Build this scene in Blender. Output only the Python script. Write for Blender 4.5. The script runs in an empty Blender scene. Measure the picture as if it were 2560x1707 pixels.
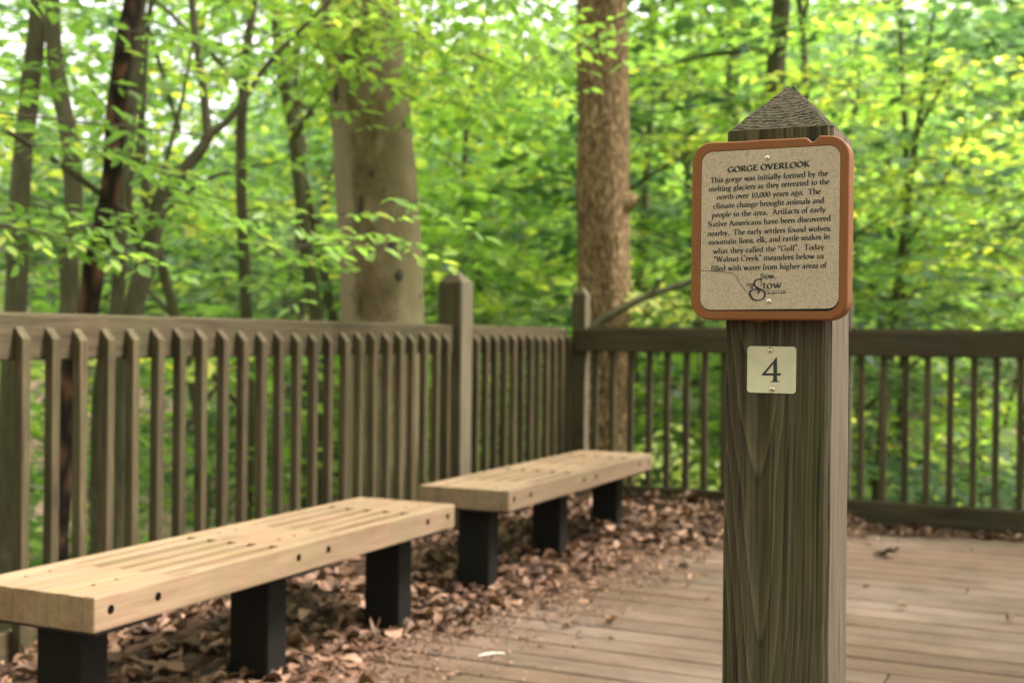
import bpy, bmesh, math, random
import numpy as np
from mathutils import Vector, Matrix

# ------------------------------------------------------------------ camera, world, sun
sc = bpy.context.scene
C = sc.collection
R = math.radians
cam_d = bpy.data.cameras.new("camera")
cam = bpy.data.objects.new("camera", cam_d); C.objects.link(cam); sc.camera = cam
cam_d.sensor_width = 36.0; cam_d.lens = 42.6
cam_d.clip_start = 0.05; cam_d.clip_end = 600
YAW, PITCH, ROLL = R(24.99), 0.0044, 0.0111
cam.location = (0, 0, 1.076)
fw = Vector((-math.sin(YAW)*math.cos(PITCH), math.cos(YAW)*math.cos(PITCH), -math.sin(PITCH)))
rt = Vector((math.cos(YAW), math.sin(YAW), 0)); up = rt.cross(fw)
r2 = rt*math.cos(ROLL) + up*math.sin(ROLL); u2 = up*math.cos(ROLL) - rt*math.sin(ROLL)
cam.matrix_world = Matrix(((r2.x, u2.x, -fw.x, 0), (r2.y, u2.y, -fw.y, 0), (r2.z, u2.z, -fw.z, 1.076), (0, 0, 0, 1)))
cam_d.dof.use_dof = True; cam_d.dof.focus_distance = 1.575; cam_d.dof.aperture_fstop = 5.2; cam_d.dof.aperture_blades = 0

SUN_EL, SUN_AZ = R(52), R(60)
world = bpy.data.worlds.new("World"); sc.world = world; world.use_nodes = True
wn = world.node_tree; bg = wn.nodes['Background']
sky = wn.nodes.new('ShaderNodeTexSky'); sky.sky_type = 'NISHITA'; sky.sun_disc = False
sky.sun_elevation = SUN_EL; sky.sun_rotation = SUN_AZ; sky.dust_density = 4.0; sky.air_density = 1.3; sky.ozone_density = 1.0
hs = wn.nodes.new('ShaderNodeHueSaturation'); hs.inputs['Saturation'].default_value = .28   # thin bright overcast
tn = wn.nodes.new('ShaderNodeMix'); tn.data_type = 'RGBA'; tn.blend_type = 'MULTIPLY'; tn.inputs[0].default_value = 1.0; tn.inputs[7].default_value = (1.0, .93, .88, 1)
wn.links.new(sky.outputs[0], hs.inputs['Color']); wn.links.new(hs.outputs[0], tn.inputs[6]); wn.links.new(tn.outputs[2], bg.inputs[0]); bg.inputs[1].default_value = 0.07
sun_d = bpy.data.lights.new("sun", 'SUN'); sun_d.energy = 1.5; sun_d.angle = R(14); sun_d.color = (1.0, .93, .80)
sun = bpy.data.objects.new("sun", sun_d); C.objects.link(sun)
sd = Vector((math.sin(SUN_AZ)*math.cos(SUN_EL), math.cos(SUN_AZ)*math.cos(SUN_EL), math.sin(SUN_EL)))
sun.rotation_euler = (-sd).to_track_quat('-Z', 'Y').to_euler(); sun.location = (5, 5, 12)
sc.view_settings.view_transform = 'Standard'; sc.view_settings.look = 'None'
sc.view_settings.exposure = 3.38; sc.view_settings.gamma = 1
sc.cycles.max_bounces = 8; sc.cycles.diffuse_bounces = 5; sc.cycles.glossy_bounces = 2
sc.cycles.transmission_bounces = 3; sc.cycles.sample_clamp_indirect = 6
sc.cycles.use_denoising = True

rng = np.random.default_rng(11); random.seed(5)

# ------------------------------------------------------------------ node helpers / materials
class NT:
    def __init__(s, name):
        s.m = bpy.data.materials.new(name); s.m.use_nodes = True; s.t = s.m.node_tree
        s.b = s.t.nodes['Principled BSDF']
    def n(s, typ, **kw):
        nd = s.t.nodes.new(typ)
        for k, v in kw.items():
            if k[0] == 'i' and k[1:].isdigit(): k = int(k[1:])
            if isinstance(k, int): s.set(nd.inputs[k], v)
            elif hasattr(nd, k) and not k[0].isupper(): setattr(nd, k, v)
            else: s.set(nd.inputs[k], v)
        return nd
    def set(s, sock, v):
        if isinstance(v, bpy.types.NodeSocket): s.t.links.new(v, sock)
        else: sock.default_value = v
    def math(s, op, a, b=0.0, clamp=False):
        nd = s.n('ShaderNodeMath', operation=op, i0=a, i1=b); nd.use_clamp = clamp; return nd.outputs[0]
    def mix(s, f, a, b, mode='MIX'):
        nd = s.n('ShaderNodeMix', data_type='RGBA', blend_type=mode)
        s.set(nd.inputs[0], f); s.set(nd.inputs[6], a); s.set(nd.inputs[7], b); return nd.outputs[2]
    def ramp(s, f, *stops):
        nd = s.n('ShaderNodeValToRGB', i0=f); e = nd.color_ramp.elements
        while len(e) < len(stops): e.new(0.5)
        for el, (p, c) in zip(e, stops):
            el.position = p; el.color = (c, c, c, 1) if isinstance(c, (int, float)) else (*c, 1)
        return nd.outputs[0]
    def noise(s, vec, scale, detail=4, rough=.55, dist=0.0):
        nd = s.n('ShaderNodeTexNoise', Scale=scale, Detail=detail, Roughness=rough, Distortion=dist)
        if vec is not None: s.t.links.new(vec, nd.inputs['Vector'])
        return nd.outputs['Fac']
    def bump(s, h, strength=.3, dist=.002):
        nd = s.n('ShaderNodeBump', Strength=strength, Distance=dist, Height=h)
        s.t.links.new(nd.outputs[0], s.b.inputs['Normal'])

def c4(c): return (*c, 1.0)

def flat(name, col, rough=.6, metal=0., noise=0.0, nscale=40):
    s = NT(name); s.b.inputs['Roughness'].default_value = rough; s.b.inputs['Metallic'].default_value = metal
    if noise:
        tc = s.n('ShaderNodeTexCoord').outputs['Object']
        f = s.noise(tc, nscale)
        s.set(s.b.inputs['Base Color'], s.ramp(f, (.3, [x*(1-noise) for x in col]), (.7, [min(1, x*(1+noise)) for x in col])))
        s.bump(f, .2, .001)
    else: s.b.inputs['Base Color'].default_value = c4(col)
    return s.m

def wood(name, axis, dark, mid, light, algae=(.05, .06, .02), alg=.35, rough=.8, fscale=1.0, randomize=True, attr=False, pale_face=0, light_patch=None):
    """weathered sawn lumber; grain streaks along one object axis"""
    s = NT(name); s.b.inputs['Roughness'].default_value = rough
    s.b.inputs['Specular IOR Level'].default_value = .25
    tc = s.n('ShaderNodeTexCoord').outputs['Object']
    oi = s.n('ShaderNodeObjectInfo')
    if randomize:
        off = s.n('ShaderNodeCombineXYZ', i0=s.math('MULTIPLY', oi.outputs['Random'], 13.7), i1=s.math('MULTIPLY', oi.outputs['Random'], 5.3), i2=s.math('MULTIPLY', oi.outputs['Random'], 9.1)).outputs[0]
        vec = s.n('ShaderNodeVectorMath', operation='ADD', i0=tc, i1=off).outputs[0]
    else: vec = tc
    sc_ = [1, 1, 1]; sc_[axis] = .045
    mp = s.n('ShaderNodeMapping', i0=vec, Scale=sc_).outputs[0]
    fine = s.noise(mp, 230*fscale, 5, .65)
    broad = s.noise(mp, 55*fscale, 3, .5, .6)
    blot = s.noise(vec, 3.2, 4, .6)
    f = s.math('ADD', s.math('MULTIPLY', fine, .45), s.math('MULTIPLY', broad, .55))
    col = s.ramp(f, (.33, dark), (.5, mid), (.68, light))
    col = s.mix(s.ramp(blot, (.35, 0.), (.75, .55)), col, s.mix(1., col, c4((.62, .56, .50)), 'MULTIPLY'))
    if alg: col = s.mix(s.math('MULTIPLY', s.ramp(s.noise(vec, 5.1, 5, .6), (.42, 0.), (.62, 1.)), alg), col, c4(algae))
    if randomize:
        br = s.math('ADD', s.math('MULTIPLY', oi.outputs['Random'], .45), .78)
        col = s.mix(1., col, s.n('ShaderNodeCombineColor', i0=br, i1=br, i2=br).outputs[0], 'MULTIPLY')
    if light_patch:        # soft light put into the colour as pale patches across several boards
        wp = s.n('ShaderNodeMapping', i0=tc, Scale=(.55, 1, 1)).outputs[0]
        col = s.mix(s.math('MULTIPLY', s.ramp(s.noise(wp, 1.35, 5, .62), (.42, 0.), (.64, 1.)), .58), col, c4(light_patch))
        col = s.mix(s.math('MULTIPLY', s.ramp(s.noise(tc, 5.0, 5, .65), (.46, 0.), (.66, 1.)), .42), col, c4((.070, .052, .040)))
    if pale_face:      # the face turned to the open deck is mixed toward a pale grey
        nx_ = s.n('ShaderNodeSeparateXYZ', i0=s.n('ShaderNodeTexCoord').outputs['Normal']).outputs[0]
        col = s.mix(s.math('MULTIPLY', s.ramp(nx_, (.5, 0.), (.8, 1.)), .8), col, s.ramp(f, (.33, [x*pale_face*.55 for x in (.15, .128, .085)]), (.62, [x*pale_face for x in (.205, .172, .120)])))
    if attr:
        at = s.n('ShaderNodeAttribute', attribute_name='tone').outputs['Color']
        col = s.mix(1., col, at, 'MULTIPLY')
    # knots
    vo = s.n('ShaderNodeTexVoronoi', Scale=1.0)
    ks = [9, 9, 9]; ks[axis] = 2.2
    s.t.links.new(s.n('ShaderNodeMapping', i0=vec, Scale=ks).outputs[0], vo.inputs['Vector'])
    kn = s.ramp(vo.outputs['Distance'], (.05, 1.), (.13, 0.))
    col = s.mix(s.math('MULTIPLY', kn, .6), col, c4([x*.45 for x in dark]))
    s.set(s.b.inputs['Base Color'], col)
    s.bump(f, .5, .0015)
    return s.m

def ring_wood(name):
    """sign post: growth rings cut lengthwise, greenish algae, fine checks"""
    s = NT(name); s.b.inputs['Roughness'].default_value = .82; s.b.inputs['Specular IOR Level'].default_value = .2
    tc = s.n('ShaderNodeTexCoord').outputs['Object']
    sx = s.n('ShaderNodeSeparateXYZ', i0=tc); x, y, z = sx.outputs
    lv = s.n('ShaderNodeMapping', i0=tc, Scale=(1, 1, .16)).outputs[0]
    w1 = s.math('MULTIPLY', s.math('SUBTRACT', s.noise(lv, 9, 2, .5), .5), .016)
    w2 = s.math('MULTIPLY', s.math('SUBTRACT', s.noise(lv, 30, 2, .5), .5), .005)
    px = s.math('ADD', s.math('ADD', s.math('ADD', x, .018), s.math('MULTIPLY', s.math('SUBTRACT', z, .6), .022)), s.math('ADD', w1, w2))
    py = s.math('ADD', s.math('SUBTRACT', y, .014), s.math('ADD', s.math('MULTIPLY', s.math('SUBTRACT', z, .5), .030), w1))
    r = s.math('SQRT', s.math('ADD', s.math('MULTIPLY', px, px), s.math('MULTIPLY', py, py)))
    saw = s.math('FRACT', s.math('MULTIPLY', r, 250.))
    ring = s.ramp(saw, (0., .35), (.55, .55), (.8, .95), (.93, .1), (1., .32))
    sv = s.n('ShaderNodeMapping', i0=tc, Scale=(1, 1, .02)).outputs[0]
    fine = s.noise(sv, 560, 4, .7); mid = s.noise(sv, 60, 3, .5)
    wv = s.n('ShaderNodeVectorMath', operation='ADD', i0=tc, i1=s.n('ShaderNodeCombineXYZ', i0=s.math('ADD', s.math('MULTIPLY', w1, .5), s.math('MULTIPLY', w2, .8)), i1=0., i2=0.).outputs[0]).outputs[0]
    band = s.noise(s.n('ShaderNodeMapping', i0=wv, Scale=(1, 1, .018)).outputs[0], 135, 2, .55)
    band = s.ramp(band, (.38, .05), (.45, .40), (.49, .62), (.58, .98))
    f = s.math('ADD', s.math('ADD', s.math('MULTIPLY', ring, .30), s.math('MULTIPLY', band, .22)), s.math('ADD', s.math('MULTIPLY', fine, .30), s.math('MULTIPLY', mid, .16)))
    col = s.ramp(f, (.22, (.014, .010, .006)), (.40, (.038, .028, .018)), (.56, (.070, .053, .034)), (.75, (.12, .096, .064)))
    g = s.ramp(s.noise(s.n('ShaderNodeMapping', i0=tc, Scale=(1, 1, .25)).outputs[0], 22, 3, .6), (.38, 0.), (.62, 1.))
    col = s.mix(s.math('MULTIPLY', g, .62), col, s.ramp(f, (.3, (.012, .012, .005)), (.7, (.056, .058, .024))))
    # long drying checks that follow the grain
    cv = s.n('ShaderNodeMapping', i0=tc, Scale=(1, 1, .018)).outputs[0]
    cn = s.math('ABSOLUTE', s.math('SUBTRACT', s.noise(cv, 26, 1, .3), .5))
    cm = s.math('MULTIPLY', s.ramp(cn, (.0, 1.), (.018, 0.)), s.ramp(s.noise(s.n('ShaderNodeMapping', i0=tc, Scale=(1, 1, .12)).outputs[0], 21, 2), (.50, 0.), (.56, 1.)))
    col = s.mix(s.math('MULTIPLY', cm, .85), col, c4((.010, .007, .005)))
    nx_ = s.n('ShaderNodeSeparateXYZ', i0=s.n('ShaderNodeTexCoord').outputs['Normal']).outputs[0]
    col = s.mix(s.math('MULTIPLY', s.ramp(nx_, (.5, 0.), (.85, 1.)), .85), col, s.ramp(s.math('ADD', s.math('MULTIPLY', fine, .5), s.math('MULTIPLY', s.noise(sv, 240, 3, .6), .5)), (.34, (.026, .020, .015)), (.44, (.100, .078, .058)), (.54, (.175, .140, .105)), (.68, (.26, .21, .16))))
    s.set(s.b.inputs['Base Color'], col)
    s.bump(s.math('SUBTRACT', f, cm), .6, .0012)
    return s.m

def endgrain(name):
    """pyramid cap: weathered end grain, arcs of growth rings with radial cracks"""
    s = NT(name); s.b.inputs['Roughness'].default_value = .9; s.b.inputs['Specular IOR Level'].default_value = .15
    tc = s.n('ShaderNodeTexCoord').outputs['Object']
    wv = s.n('ShaderNodeVectorMath', operation='ADD', i0=tc, i1=s.n('ShaderNodeVectorMath', operation='SCALE', i0=s.n('ShaderNodeTexNoise', Scale=18.).outputs['Color'], Scale=.008).outputs[0]).outputs[0]
    sx = s.n('ShaderNodeSeparateXYZ', i0=wv); x, y, z = sx.outputs
    px = s.math('ADD', x, .005); py = s.math('SUBTRACT', y, .17)
    r = s.math('SQRT', s.math('ADD', s.math('MULTIPLY', px, px), s.math('MULTIPLY', py, py)))
    ring = s.ramp(s.math('FRACT', s.math('MULTIPLY', r, 235.)), (0., .55), (.5, .8), (.8, .25), (1., .5))
    ang = s.math('ARCTAN2', px, py)
    cn = s.n('ShaderNodeCombineXYZ', i0=s.math('MULTIPLY', ang, 14.), i1=s.math('MULTIPLY', r, 9.)).outputs[0]
    ck = s.ramp(s.noise(cn, 7, 2, .4), (.70, 0.), (.74, 1.))
    n = s.noise(tc, 90, 5, .7)
    f = s.math('ADD', s.math('MULTIPLY', ring, .75), s.math('MULTIPLY', n, .35))
    col = s.ramp(f, (.35, (.005, .004, .003)), (.55, (.028, .022, .014)), (.85, (.115, .094, .064)))
    g = s.ramp(s.noise(tc, 24, 3, .6), (.45, 0.), (.6, 1.))
    col = s.mix(s.math('MULTIPLY', g, .45), col, s.ramp(f, (.35, (.008, .009, .004)), (.8, (.060, .066, .024))))
    col = s.mix(s.math('MULTIPLY', ck, .8), col, c4((.015, .011, .008)))
    s.set(s.b.inputs['Base Color'], col); s.bump(s.math('SUBTRACT', f, ck), .7, .0014)
    return s.m

def leaf_mat(name, dark, mid, warm, trans=1.6, rough=.45, tw=.5):
    s = NT(name); nt = s.t
    at = s.n('ShaderNodeAttribute', attribute_name='tone').outputs['Fac']
    col = s.ramp(at, (0., dark), (.55, mid), (1., warm))
    s.set(s.b.inputs['Base Color'], col); s.b.inputs['Roughness'].default_value = rough
    s.b.inputs['Specular IOR Level'].default_value = .4
    tr = s.n('ShaderNodeBsdfTranslucent')
    tc = s.mix(1., col, c4((trans, trans*1.08, trans*.60)), 'MULTIPLY'); s.set(tr.inputs[0], tc)
    mx = s.n('ShaderNodeMixShader', i0=tw, i1=s.b.outputs[0], i2=tr.outputs[0])
    nt.links.new(mx.outputs[0], nt.nodes['Material Output'].inputs[0])
    return s.m

def bark_mat(name, dark, mid, light, scale, stretch, strength=.8, algae=None, ridge=True, dist=.01, lit_stain=False):
    s = NT(name); s.b.inputs['Roughness'].default_value = .9; s.b.inputs['Specular IOR Level'].default_value = .15
    tc = s.n('ShaderNodeTexCoord').outputs['Object']
    mp = s.n('ShaderNodeMapping', i0=tc, Scale=(1, 1, stretch)).outputs[0]
    f = s.noise(mp, scale, 6, .65, .4)
    if ridge:
        vo = s.n('ShaderNodeTexVoronoi', Scale=scale*.9, feature='DISTANCE_TO_EDGE')
        s.t.links.new(s.n('ShaderNodeVectorMath', operation='ADD', i0=mp, i1=s.n('ShaderNodeVectorMath', operation='SCALE', i0=s.n('ShaderNodeTexNoise', i0=mp, Scale=scale*.6).outputs['Color'], Scale=.05).outputs[0]).outputs[0], vo.inputs['Vector'])
        f = s.math('ADD', s.math('MULTIPLY', f, .55), s.math('MULTIPLY', s.ramp(vo.outputs['Distance'], (0., 0.), (.35, 1.)), .45))
    col = s.ramp(f, (.28, dark), (.5, mid), (.72, light))
    b2 = s.noise(tc, 2.3, 4, .6)
    col = s.mix(s.ramp(b2, (.35, 0.), (.7, .6)), col, s.mix(1., col, c4((.6, .55, .5)), 'MULTIPLY'))
    if algae: col = s.mix(s.ramp(s.noise(s.n('ShaderNodeMapping', i0=tc, Scale=(1, 1, .4)).outputs[0], 3.1, 5, .6), (.4, 0.), (.62, .75)), col, c4(algae))
    if lit_stain:       # light on one flank put into the bark colour, green algae film on the other
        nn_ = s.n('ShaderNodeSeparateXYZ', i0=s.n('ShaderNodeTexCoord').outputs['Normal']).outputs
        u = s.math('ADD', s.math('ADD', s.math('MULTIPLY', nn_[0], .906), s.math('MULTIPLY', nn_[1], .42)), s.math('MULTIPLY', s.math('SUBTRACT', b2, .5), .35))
        col = s.mix(s.ramp(u, (.0, 1.), (.32, 1.), (.34, 0.)), col, s.mix(1., col, c4((1.75, 1.45, 1.30)), 'MULTIPLY')) if False else col
        mo = s.noise(s.n('ShaderNodeMapping', i0=tc, Scale=(1, 1, .55)).outputs[0], 5.5, 5, .7)
        col = s.mix(s.math('MULTIPLY', s.ramp(mo, (.50, 0.), (.58, 1.)), .45), col, c4((.26, .215, .15)))
        col = s.mix(s.math('MULTIPLY', s.ramp(mo, (.36, 1.), (.44, 0.)), .5), col, c4((.060, .050, .032)))
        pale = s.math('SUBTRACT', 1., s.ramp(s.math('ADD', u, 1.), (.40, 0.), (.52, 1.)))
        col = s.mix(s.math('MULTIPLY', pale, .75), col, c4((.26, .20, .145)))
        gr = s.ramp(u, (.30, 0.), (.55, 1.))
        col = s.mix(s.math('MULTIPLY', gr, .45), col, c4((.140, .130, .072)))
    s.set(s.b.inputs['Base Color'], col); s.bump(f, strength, dist)
    return s.m

M = {}
FD, FM, FL = (0.019, 0.013, 0.007), (0.056, 0.040, 0.021), (0.103, 0.077, 0.044)
PALE_FACE = True
for i, a in enumerate('xyz'):
    M['fence_'+a] = wood('fence_wood_'+a, i, FD, FM, FL, (.044, .045, .017), .55)
M['deck'] = wood('deck_wood', 0, (0.077, 0.044, 0.030), (0.149, 0.091, 0.067), (0.198, 0.131, 0.102), (0.138, 0.104, 0.063), .25, .72, .8, False, True, 0, (0.270, 0.197, 0.169))
M['bench'] = wood('bench_wood', 1, (0.164, 0.100, 0.062), (0.228, 0.150, 0.100), (0.281, 0.195, 0.139), (0.159, 0.135, 0.068), .42, .65, .8, False, True)
M['fence_post'] = wood('fence_post_wood', 2, FD, FM, FL, (.050, .050, .020), .6, pale_face=.80)
M['post'] = ring_wood('sign_post_wood'); M['cap'] = endgrain('post_end_grain')
M['black'] = flat('black_recycled_plastic', (.0060, .0052, .0046), .75, 0, .3, 60)
M['black'].node_tree.nodes['Principled BSDF'].inputs['Specular IOR Level'].default_value = .2
M['steel'] = flat('dark_steel', (.03, .03, .032), .45, .7)
M['hole'] = flat('bolt_recess_shade', (.008, .006, .005), .9)  # near-black colour stands in for the shade inside bolt and screw holes
M['hole'].node_tree.nodes['Principled BSDF'].inputs['Specular IOR Level'].default_value = 0
M['slot'] = flat('dark_slot_shade', (.016, .012, .008), .95, 0, .3, 90)
M['screw'] = flat('stainless_screw', (.62, .58, .52), .28, 1.0)
M['ink'] = flat('black_engraving', (.018, .018, .022), .7)
def speckle(name, base, spots, rough=.75, amt=1.):
    s = NT(name); s.b.inputs['Roughness'].default_value = rough; s.b.inputs['Specular IOR Level'].default_value = .3
    tc = s.n('ShaderNodeTexCoord').outputs['Object']
    f = s.noise(tc, 520, 3, .7); g = s.noise(tc, 1100, 2, .6); h = s.noise(tc, 14, 3)
    col = s.ramp(f, (.36, spots[0]), (.47, base), (.58, base), (.70, spots[1]))
    col = s.mix(s.math('MULTIPLY', s.ramp(g, (.62, 0.), (.70, 1.)), amt), col, c4(spots[2]))
    col = s.mix(s.ramp(h, (.4, 0.), (.7, .35)), col, s.mix(1., col, c4((.82, .8, .76)), 'MULTIPLY'))
    s.set(s.b.inputs['Base Color'], col); s.bump(f, .12, .0004)
    return s.m
M['frame'] = speckle('rust_brown_frame', (0.184, 0.063, 0.018), ((0.140, 0.046, 0.013), (0.243, 0.090, 0.032), (0.108, 0.035, 0.011)), .6, .5)
M['panel'] = speckle('speckled_sandstone_panel', (.41, .325, .258), ((.25, .195, .155), (.53, .39, .295), (.14, .115, .095)))
M['tin'] = flat('aged_cream_plate', (.50, .455, .35), .5, 0, .12, 25)
M['crack'] = flat('crack', (.012, .010, .008), .9)
M['rust'] = flat('rust_stain', (.24, .09, .03), .9)

G1 = leaf_mat('beech_leaf', (0.076, 0.150, 0.040), (0.195, 0.320, 0.081), (0.482, 0.476, 0.104), 1.7, .38)
G2 = leaf_mat('maple_leaf', (0.102, 0.198, 0.048), (0.265, 0.409, 0.090), (0.649, 0.596, 0.108), 1.65, .38)
G3 = leaf_mat('far_leaf', (0.031, 0.068, 0.037), (0.093, 0.166, 0.078), (0.265, 0.344, 0.113), 1.5)
G5 = leaf_mat('hemlock_leaf', (0.030, 0.072, 0.039), (0.088, 0.164, 0.080), (0.223, 0.313, 0.107), 1.2)
G4 = leaf_mat('yellowing_leaf', (.20, .30, .08), (.50, .56, .22), (.75, .65, .20), 1.3)
BRN = leaf_mat('dead_leaf', (.024, .011, .007), (.150, .076, .047), (.42, .25, .180), 1.0, .6, .12)
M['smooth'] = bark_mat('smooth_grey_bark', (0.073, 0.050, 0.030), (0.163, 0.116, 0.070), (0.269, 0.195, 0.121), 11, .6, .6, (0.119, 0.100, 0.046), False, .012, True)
M['rough'] = bark_mat('furrowed_brown_bark', (0.070, 0.044, 0.024), (0.288, 0.191, 0.106), (0.559, 0.390, 0.228), 64, .16, 1., None, True, .02)
M['thin'] = bark_mat('grey_green_bark', (0.042, 0.036, 0.025), (0.095, 0.083, 0.057), (0.154, 0.136, 0.101), 16, .35, .5, (0.070, 0.073, 0.035), False)
M['dead'] = bark_mat('dark_dead_bark', (.010, .007, .006), (.030, .019, .014), (.105, .052, .032), 13, .4, 1., None, True)
M['twig'] = flat('twig_bark', (.05, .038, .026), .9)

# ------------------------------------------------------------------ object helpers
def tag(o, label=None, cat=None, group=None, kind=None):
    if label: o['label'] = label
    if cat: o['category'] = cat
    if group: o['group'] = group
    if kind: o['kind'] = kind
    return o
def empty(name, loc=(0, 0, 0), rz=0):
    o = bpy.data.objects.new(name, None); C.objects.link(o); o.location = loc; o.rotation_euler = (0, 0, rz); o.empty_display_size = .1; return o
def link(name, me, mat, parent=None, loc=(0, 0, 0)):
    o = bpy.data.objects.new(name, me); C.objects.link(o); o.location = loc
    if mat is not None and not me.materials: me.materials.append(mat)
    if parent: o.parent = parent
    return o
def mesh_bm(name, bm, smooth=False):
    me = bpy.data.meshes.new(name); bm.to_mesh(me); bm.free()
    if smooth:
        for p in me.polygons: p.use_smooth = True
    return me
def add_box(bm, a, b, bev=0.0):
    r = bmesh.ops.create_cube(bm, size=1.0)
    for v in r['verts']:
        v.co = Vector([a[i] + (b[i]-a[i])*(v.co[i]+.5) for i in range(3)])
    if bev:
        es = list({e for v in r['verts'] for e in v.link_edges})
        bmesh.ops.bevel(bm, geom=es, offset=bev, segments=2, affect='EDGES', profile=.6)
def box_me(name, a, b, bev=.003):
    bm = bmesh.new(); add_box(bm, a, b, bev); return mesh_bm(name, bm)
def np_mesh(name, verts, faces, tone=None, smooth=False):
    """verts (N,3), faces (M,k)"""
    verts = np.asarray(verts, np.float32); faces = np.asarray(faces, np.int32)
    me = bpy.data.meshes.new(name); m, k = faces.shape
    me.vertices.add(len(verts)); me.vertices.foreach_set('co', verts.ravel())
    me.loops.add(m*k); me.loops.foreach_set('vertex_index', faces.ravel())
    me.polygons.add(m); me.polygons.foreach_set('loop_start', np.arange(m, dtype=np.int32)*k)
    try: me.polygons.foreach_set('loop_total', np.full(m, k, np.int32))
    except Exception: pass
    if smooth: me.polygons.foreach_set('use_smooth', np.ones(m, bool))
    me.update(calc_edges=True)
    if tone is not None:
        at = me.attributes.new('tone', 'FLOAT', 'POINT'); at.data.foreach_set('value', np.asarray(tone, np.float32))
    return me
def tube(paths, sides=10, lump=0.0, lfreq=3.0, seed=0, subdiv=5):
    """list of polylines [(x,y,z,r)...] -> verts, faces; one mesh for trunk + limbs"""
    rg = np.random.default_rng(seed); V = []; F = []; base = 0
    for path in paths:
        P = np.array(path, float); n = len(P)
        t = np.arange(n); ti = np.linspace(0, n-1, (n-1)*subdiv+1)
        # catmull-rom
        Q = np.empty((len(ti), 4)); Pp = np.vstack([2*P[0]-P[1], P, 2*P[-1]-P[-2]])
        for i, tt in enumerate(ti):
            k = min(int(tt), n-2); u = tt-k; a, b, c, d = Pp[k:k+4]
            Q[i] = .5*((2*b)+(-a+c)*u+(2*a-5*b+4*c-d)*u*u+(-a+3*b-3*c+d)*u**3)
        Q[:, 3] = np.maximum(Q[:, 3], .0008)
        T = np.gradient(Q[:, :3], axis=0); T /= np.linalg.norm(T, axis=1)[:, None]
        ref = np.array([1, 0, 0]) if abs(T[0][2]) > .6 else np.array([0, 0, 1])
        A = np.cross(T, ref); A /= np.linalg.norm(A, axis=1)[:, None]; B = np.cross(T, A)
        th = np.linspace(0, 2*np.pi, sides, endpoint=False)
        ph = rg.uniform(0, 6.28, 4)
        for i in range(len(Q)):
            rr = Q[i, 3]*(1+lump*(np.sin(2*th+ph[0]+i*.13*lfreq)*.5+np.sin(3*th+ph[1]-i*.21*lfreq)*.35+rg.normal(0, .25, sides)))
            V.append(Q[i, :3]+rr[:, None]*(np.cos(th)[:, None]*A[i]+np.sin(th)[:, None]*B[i]))
        m = len(Q)
        i0 = np.arange(m-1)[:, None]*sides; j = np.arange(sides)[None, :]; jn = (j+1) % sides
        F.append(np.stack([i0+j, i0+jn, i0+sides+jn, i0+sides+j], -1).reshape(-1, 4)+base)
        base += m*sides
    return np.vstack(V), np.vstack(F)

# ------------------------------------------------------------------ terrain
def ground_z(X, Y):
    X = np.asarray(X, float); Y = np.asarray(Y, float)
    d = np.maximum(np.maximum(-3.0-X, Y-7.4), 0)
    z = -.45 - .30*np.minimum(d, 11) + .34*np.clip(d-17, 0, 45) + .10*np.clip(d-62, 0, 40)
    z += .12*np.sin(X*.9+Y*.35)*np.minimum(d/3, 1)+.25*np.sin(X*.31-1)*np.cos(Y*.27)*np.minimum(d/6, 1)
    back = np.maximum(np.maximum(X-3.2, -Y-3.0), 0)
    return z + np.minimum(back*.12, .3)
def make_ground():
    xs = np.concatenate([np.linspace(-140, -24, 40), np.linspace(-23, 14, 120), np.linspace(15, 140, 40)])
    ys = np.concatenate([np.linspace(-140, -9, 30), np.linspace(-8, 32, 130), np.linspace(33, 140, 40)])
    X, Y = np.meshgrid(xs, ys); Z = ground_z(X, Y)+np.random.default_rng(2).normal(0, .015, X.shape)
    V = np.stack([X, Y, Z], -1).reshape(-1, 3); nx = len(xs)
    i = np.arange(len(ys)-1)[:, None]*nx+np.arange(nx-1)[None, :]
    F = np.stack([i, i+1, i+nx+1, i+nx], -1).reshape(-1, 4)
    s = NT('forest_floor'); s.b.inputs['Roughness'].default_value = 1.
    tc = s.n('ShaderNodeTexCoord').outputs['Object']
    a = s.noise(tc, 9, 6, .7); b = s.noise(tc, .55, 4, .6)
    col = s.ramp(a, (.3, (.035, .022, .014)), (.5, (.12, .075, .048)), (.72, (.26, .175, .12)))
    col = s.mix(s.ramp(b, (.45, 0.), (.6, .7)), col, s.ramp(a, (.3, (.02, .035, .010)), (.7, (.07, .11, .025))))
    s.set(s.b.inputs['Base Color'], col); s.bump(a, .6, .05)
    tag(link('ground', np_mesh('ground', V, F, smooth=True), s.m), kind='structure')
make_ground()

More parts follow.
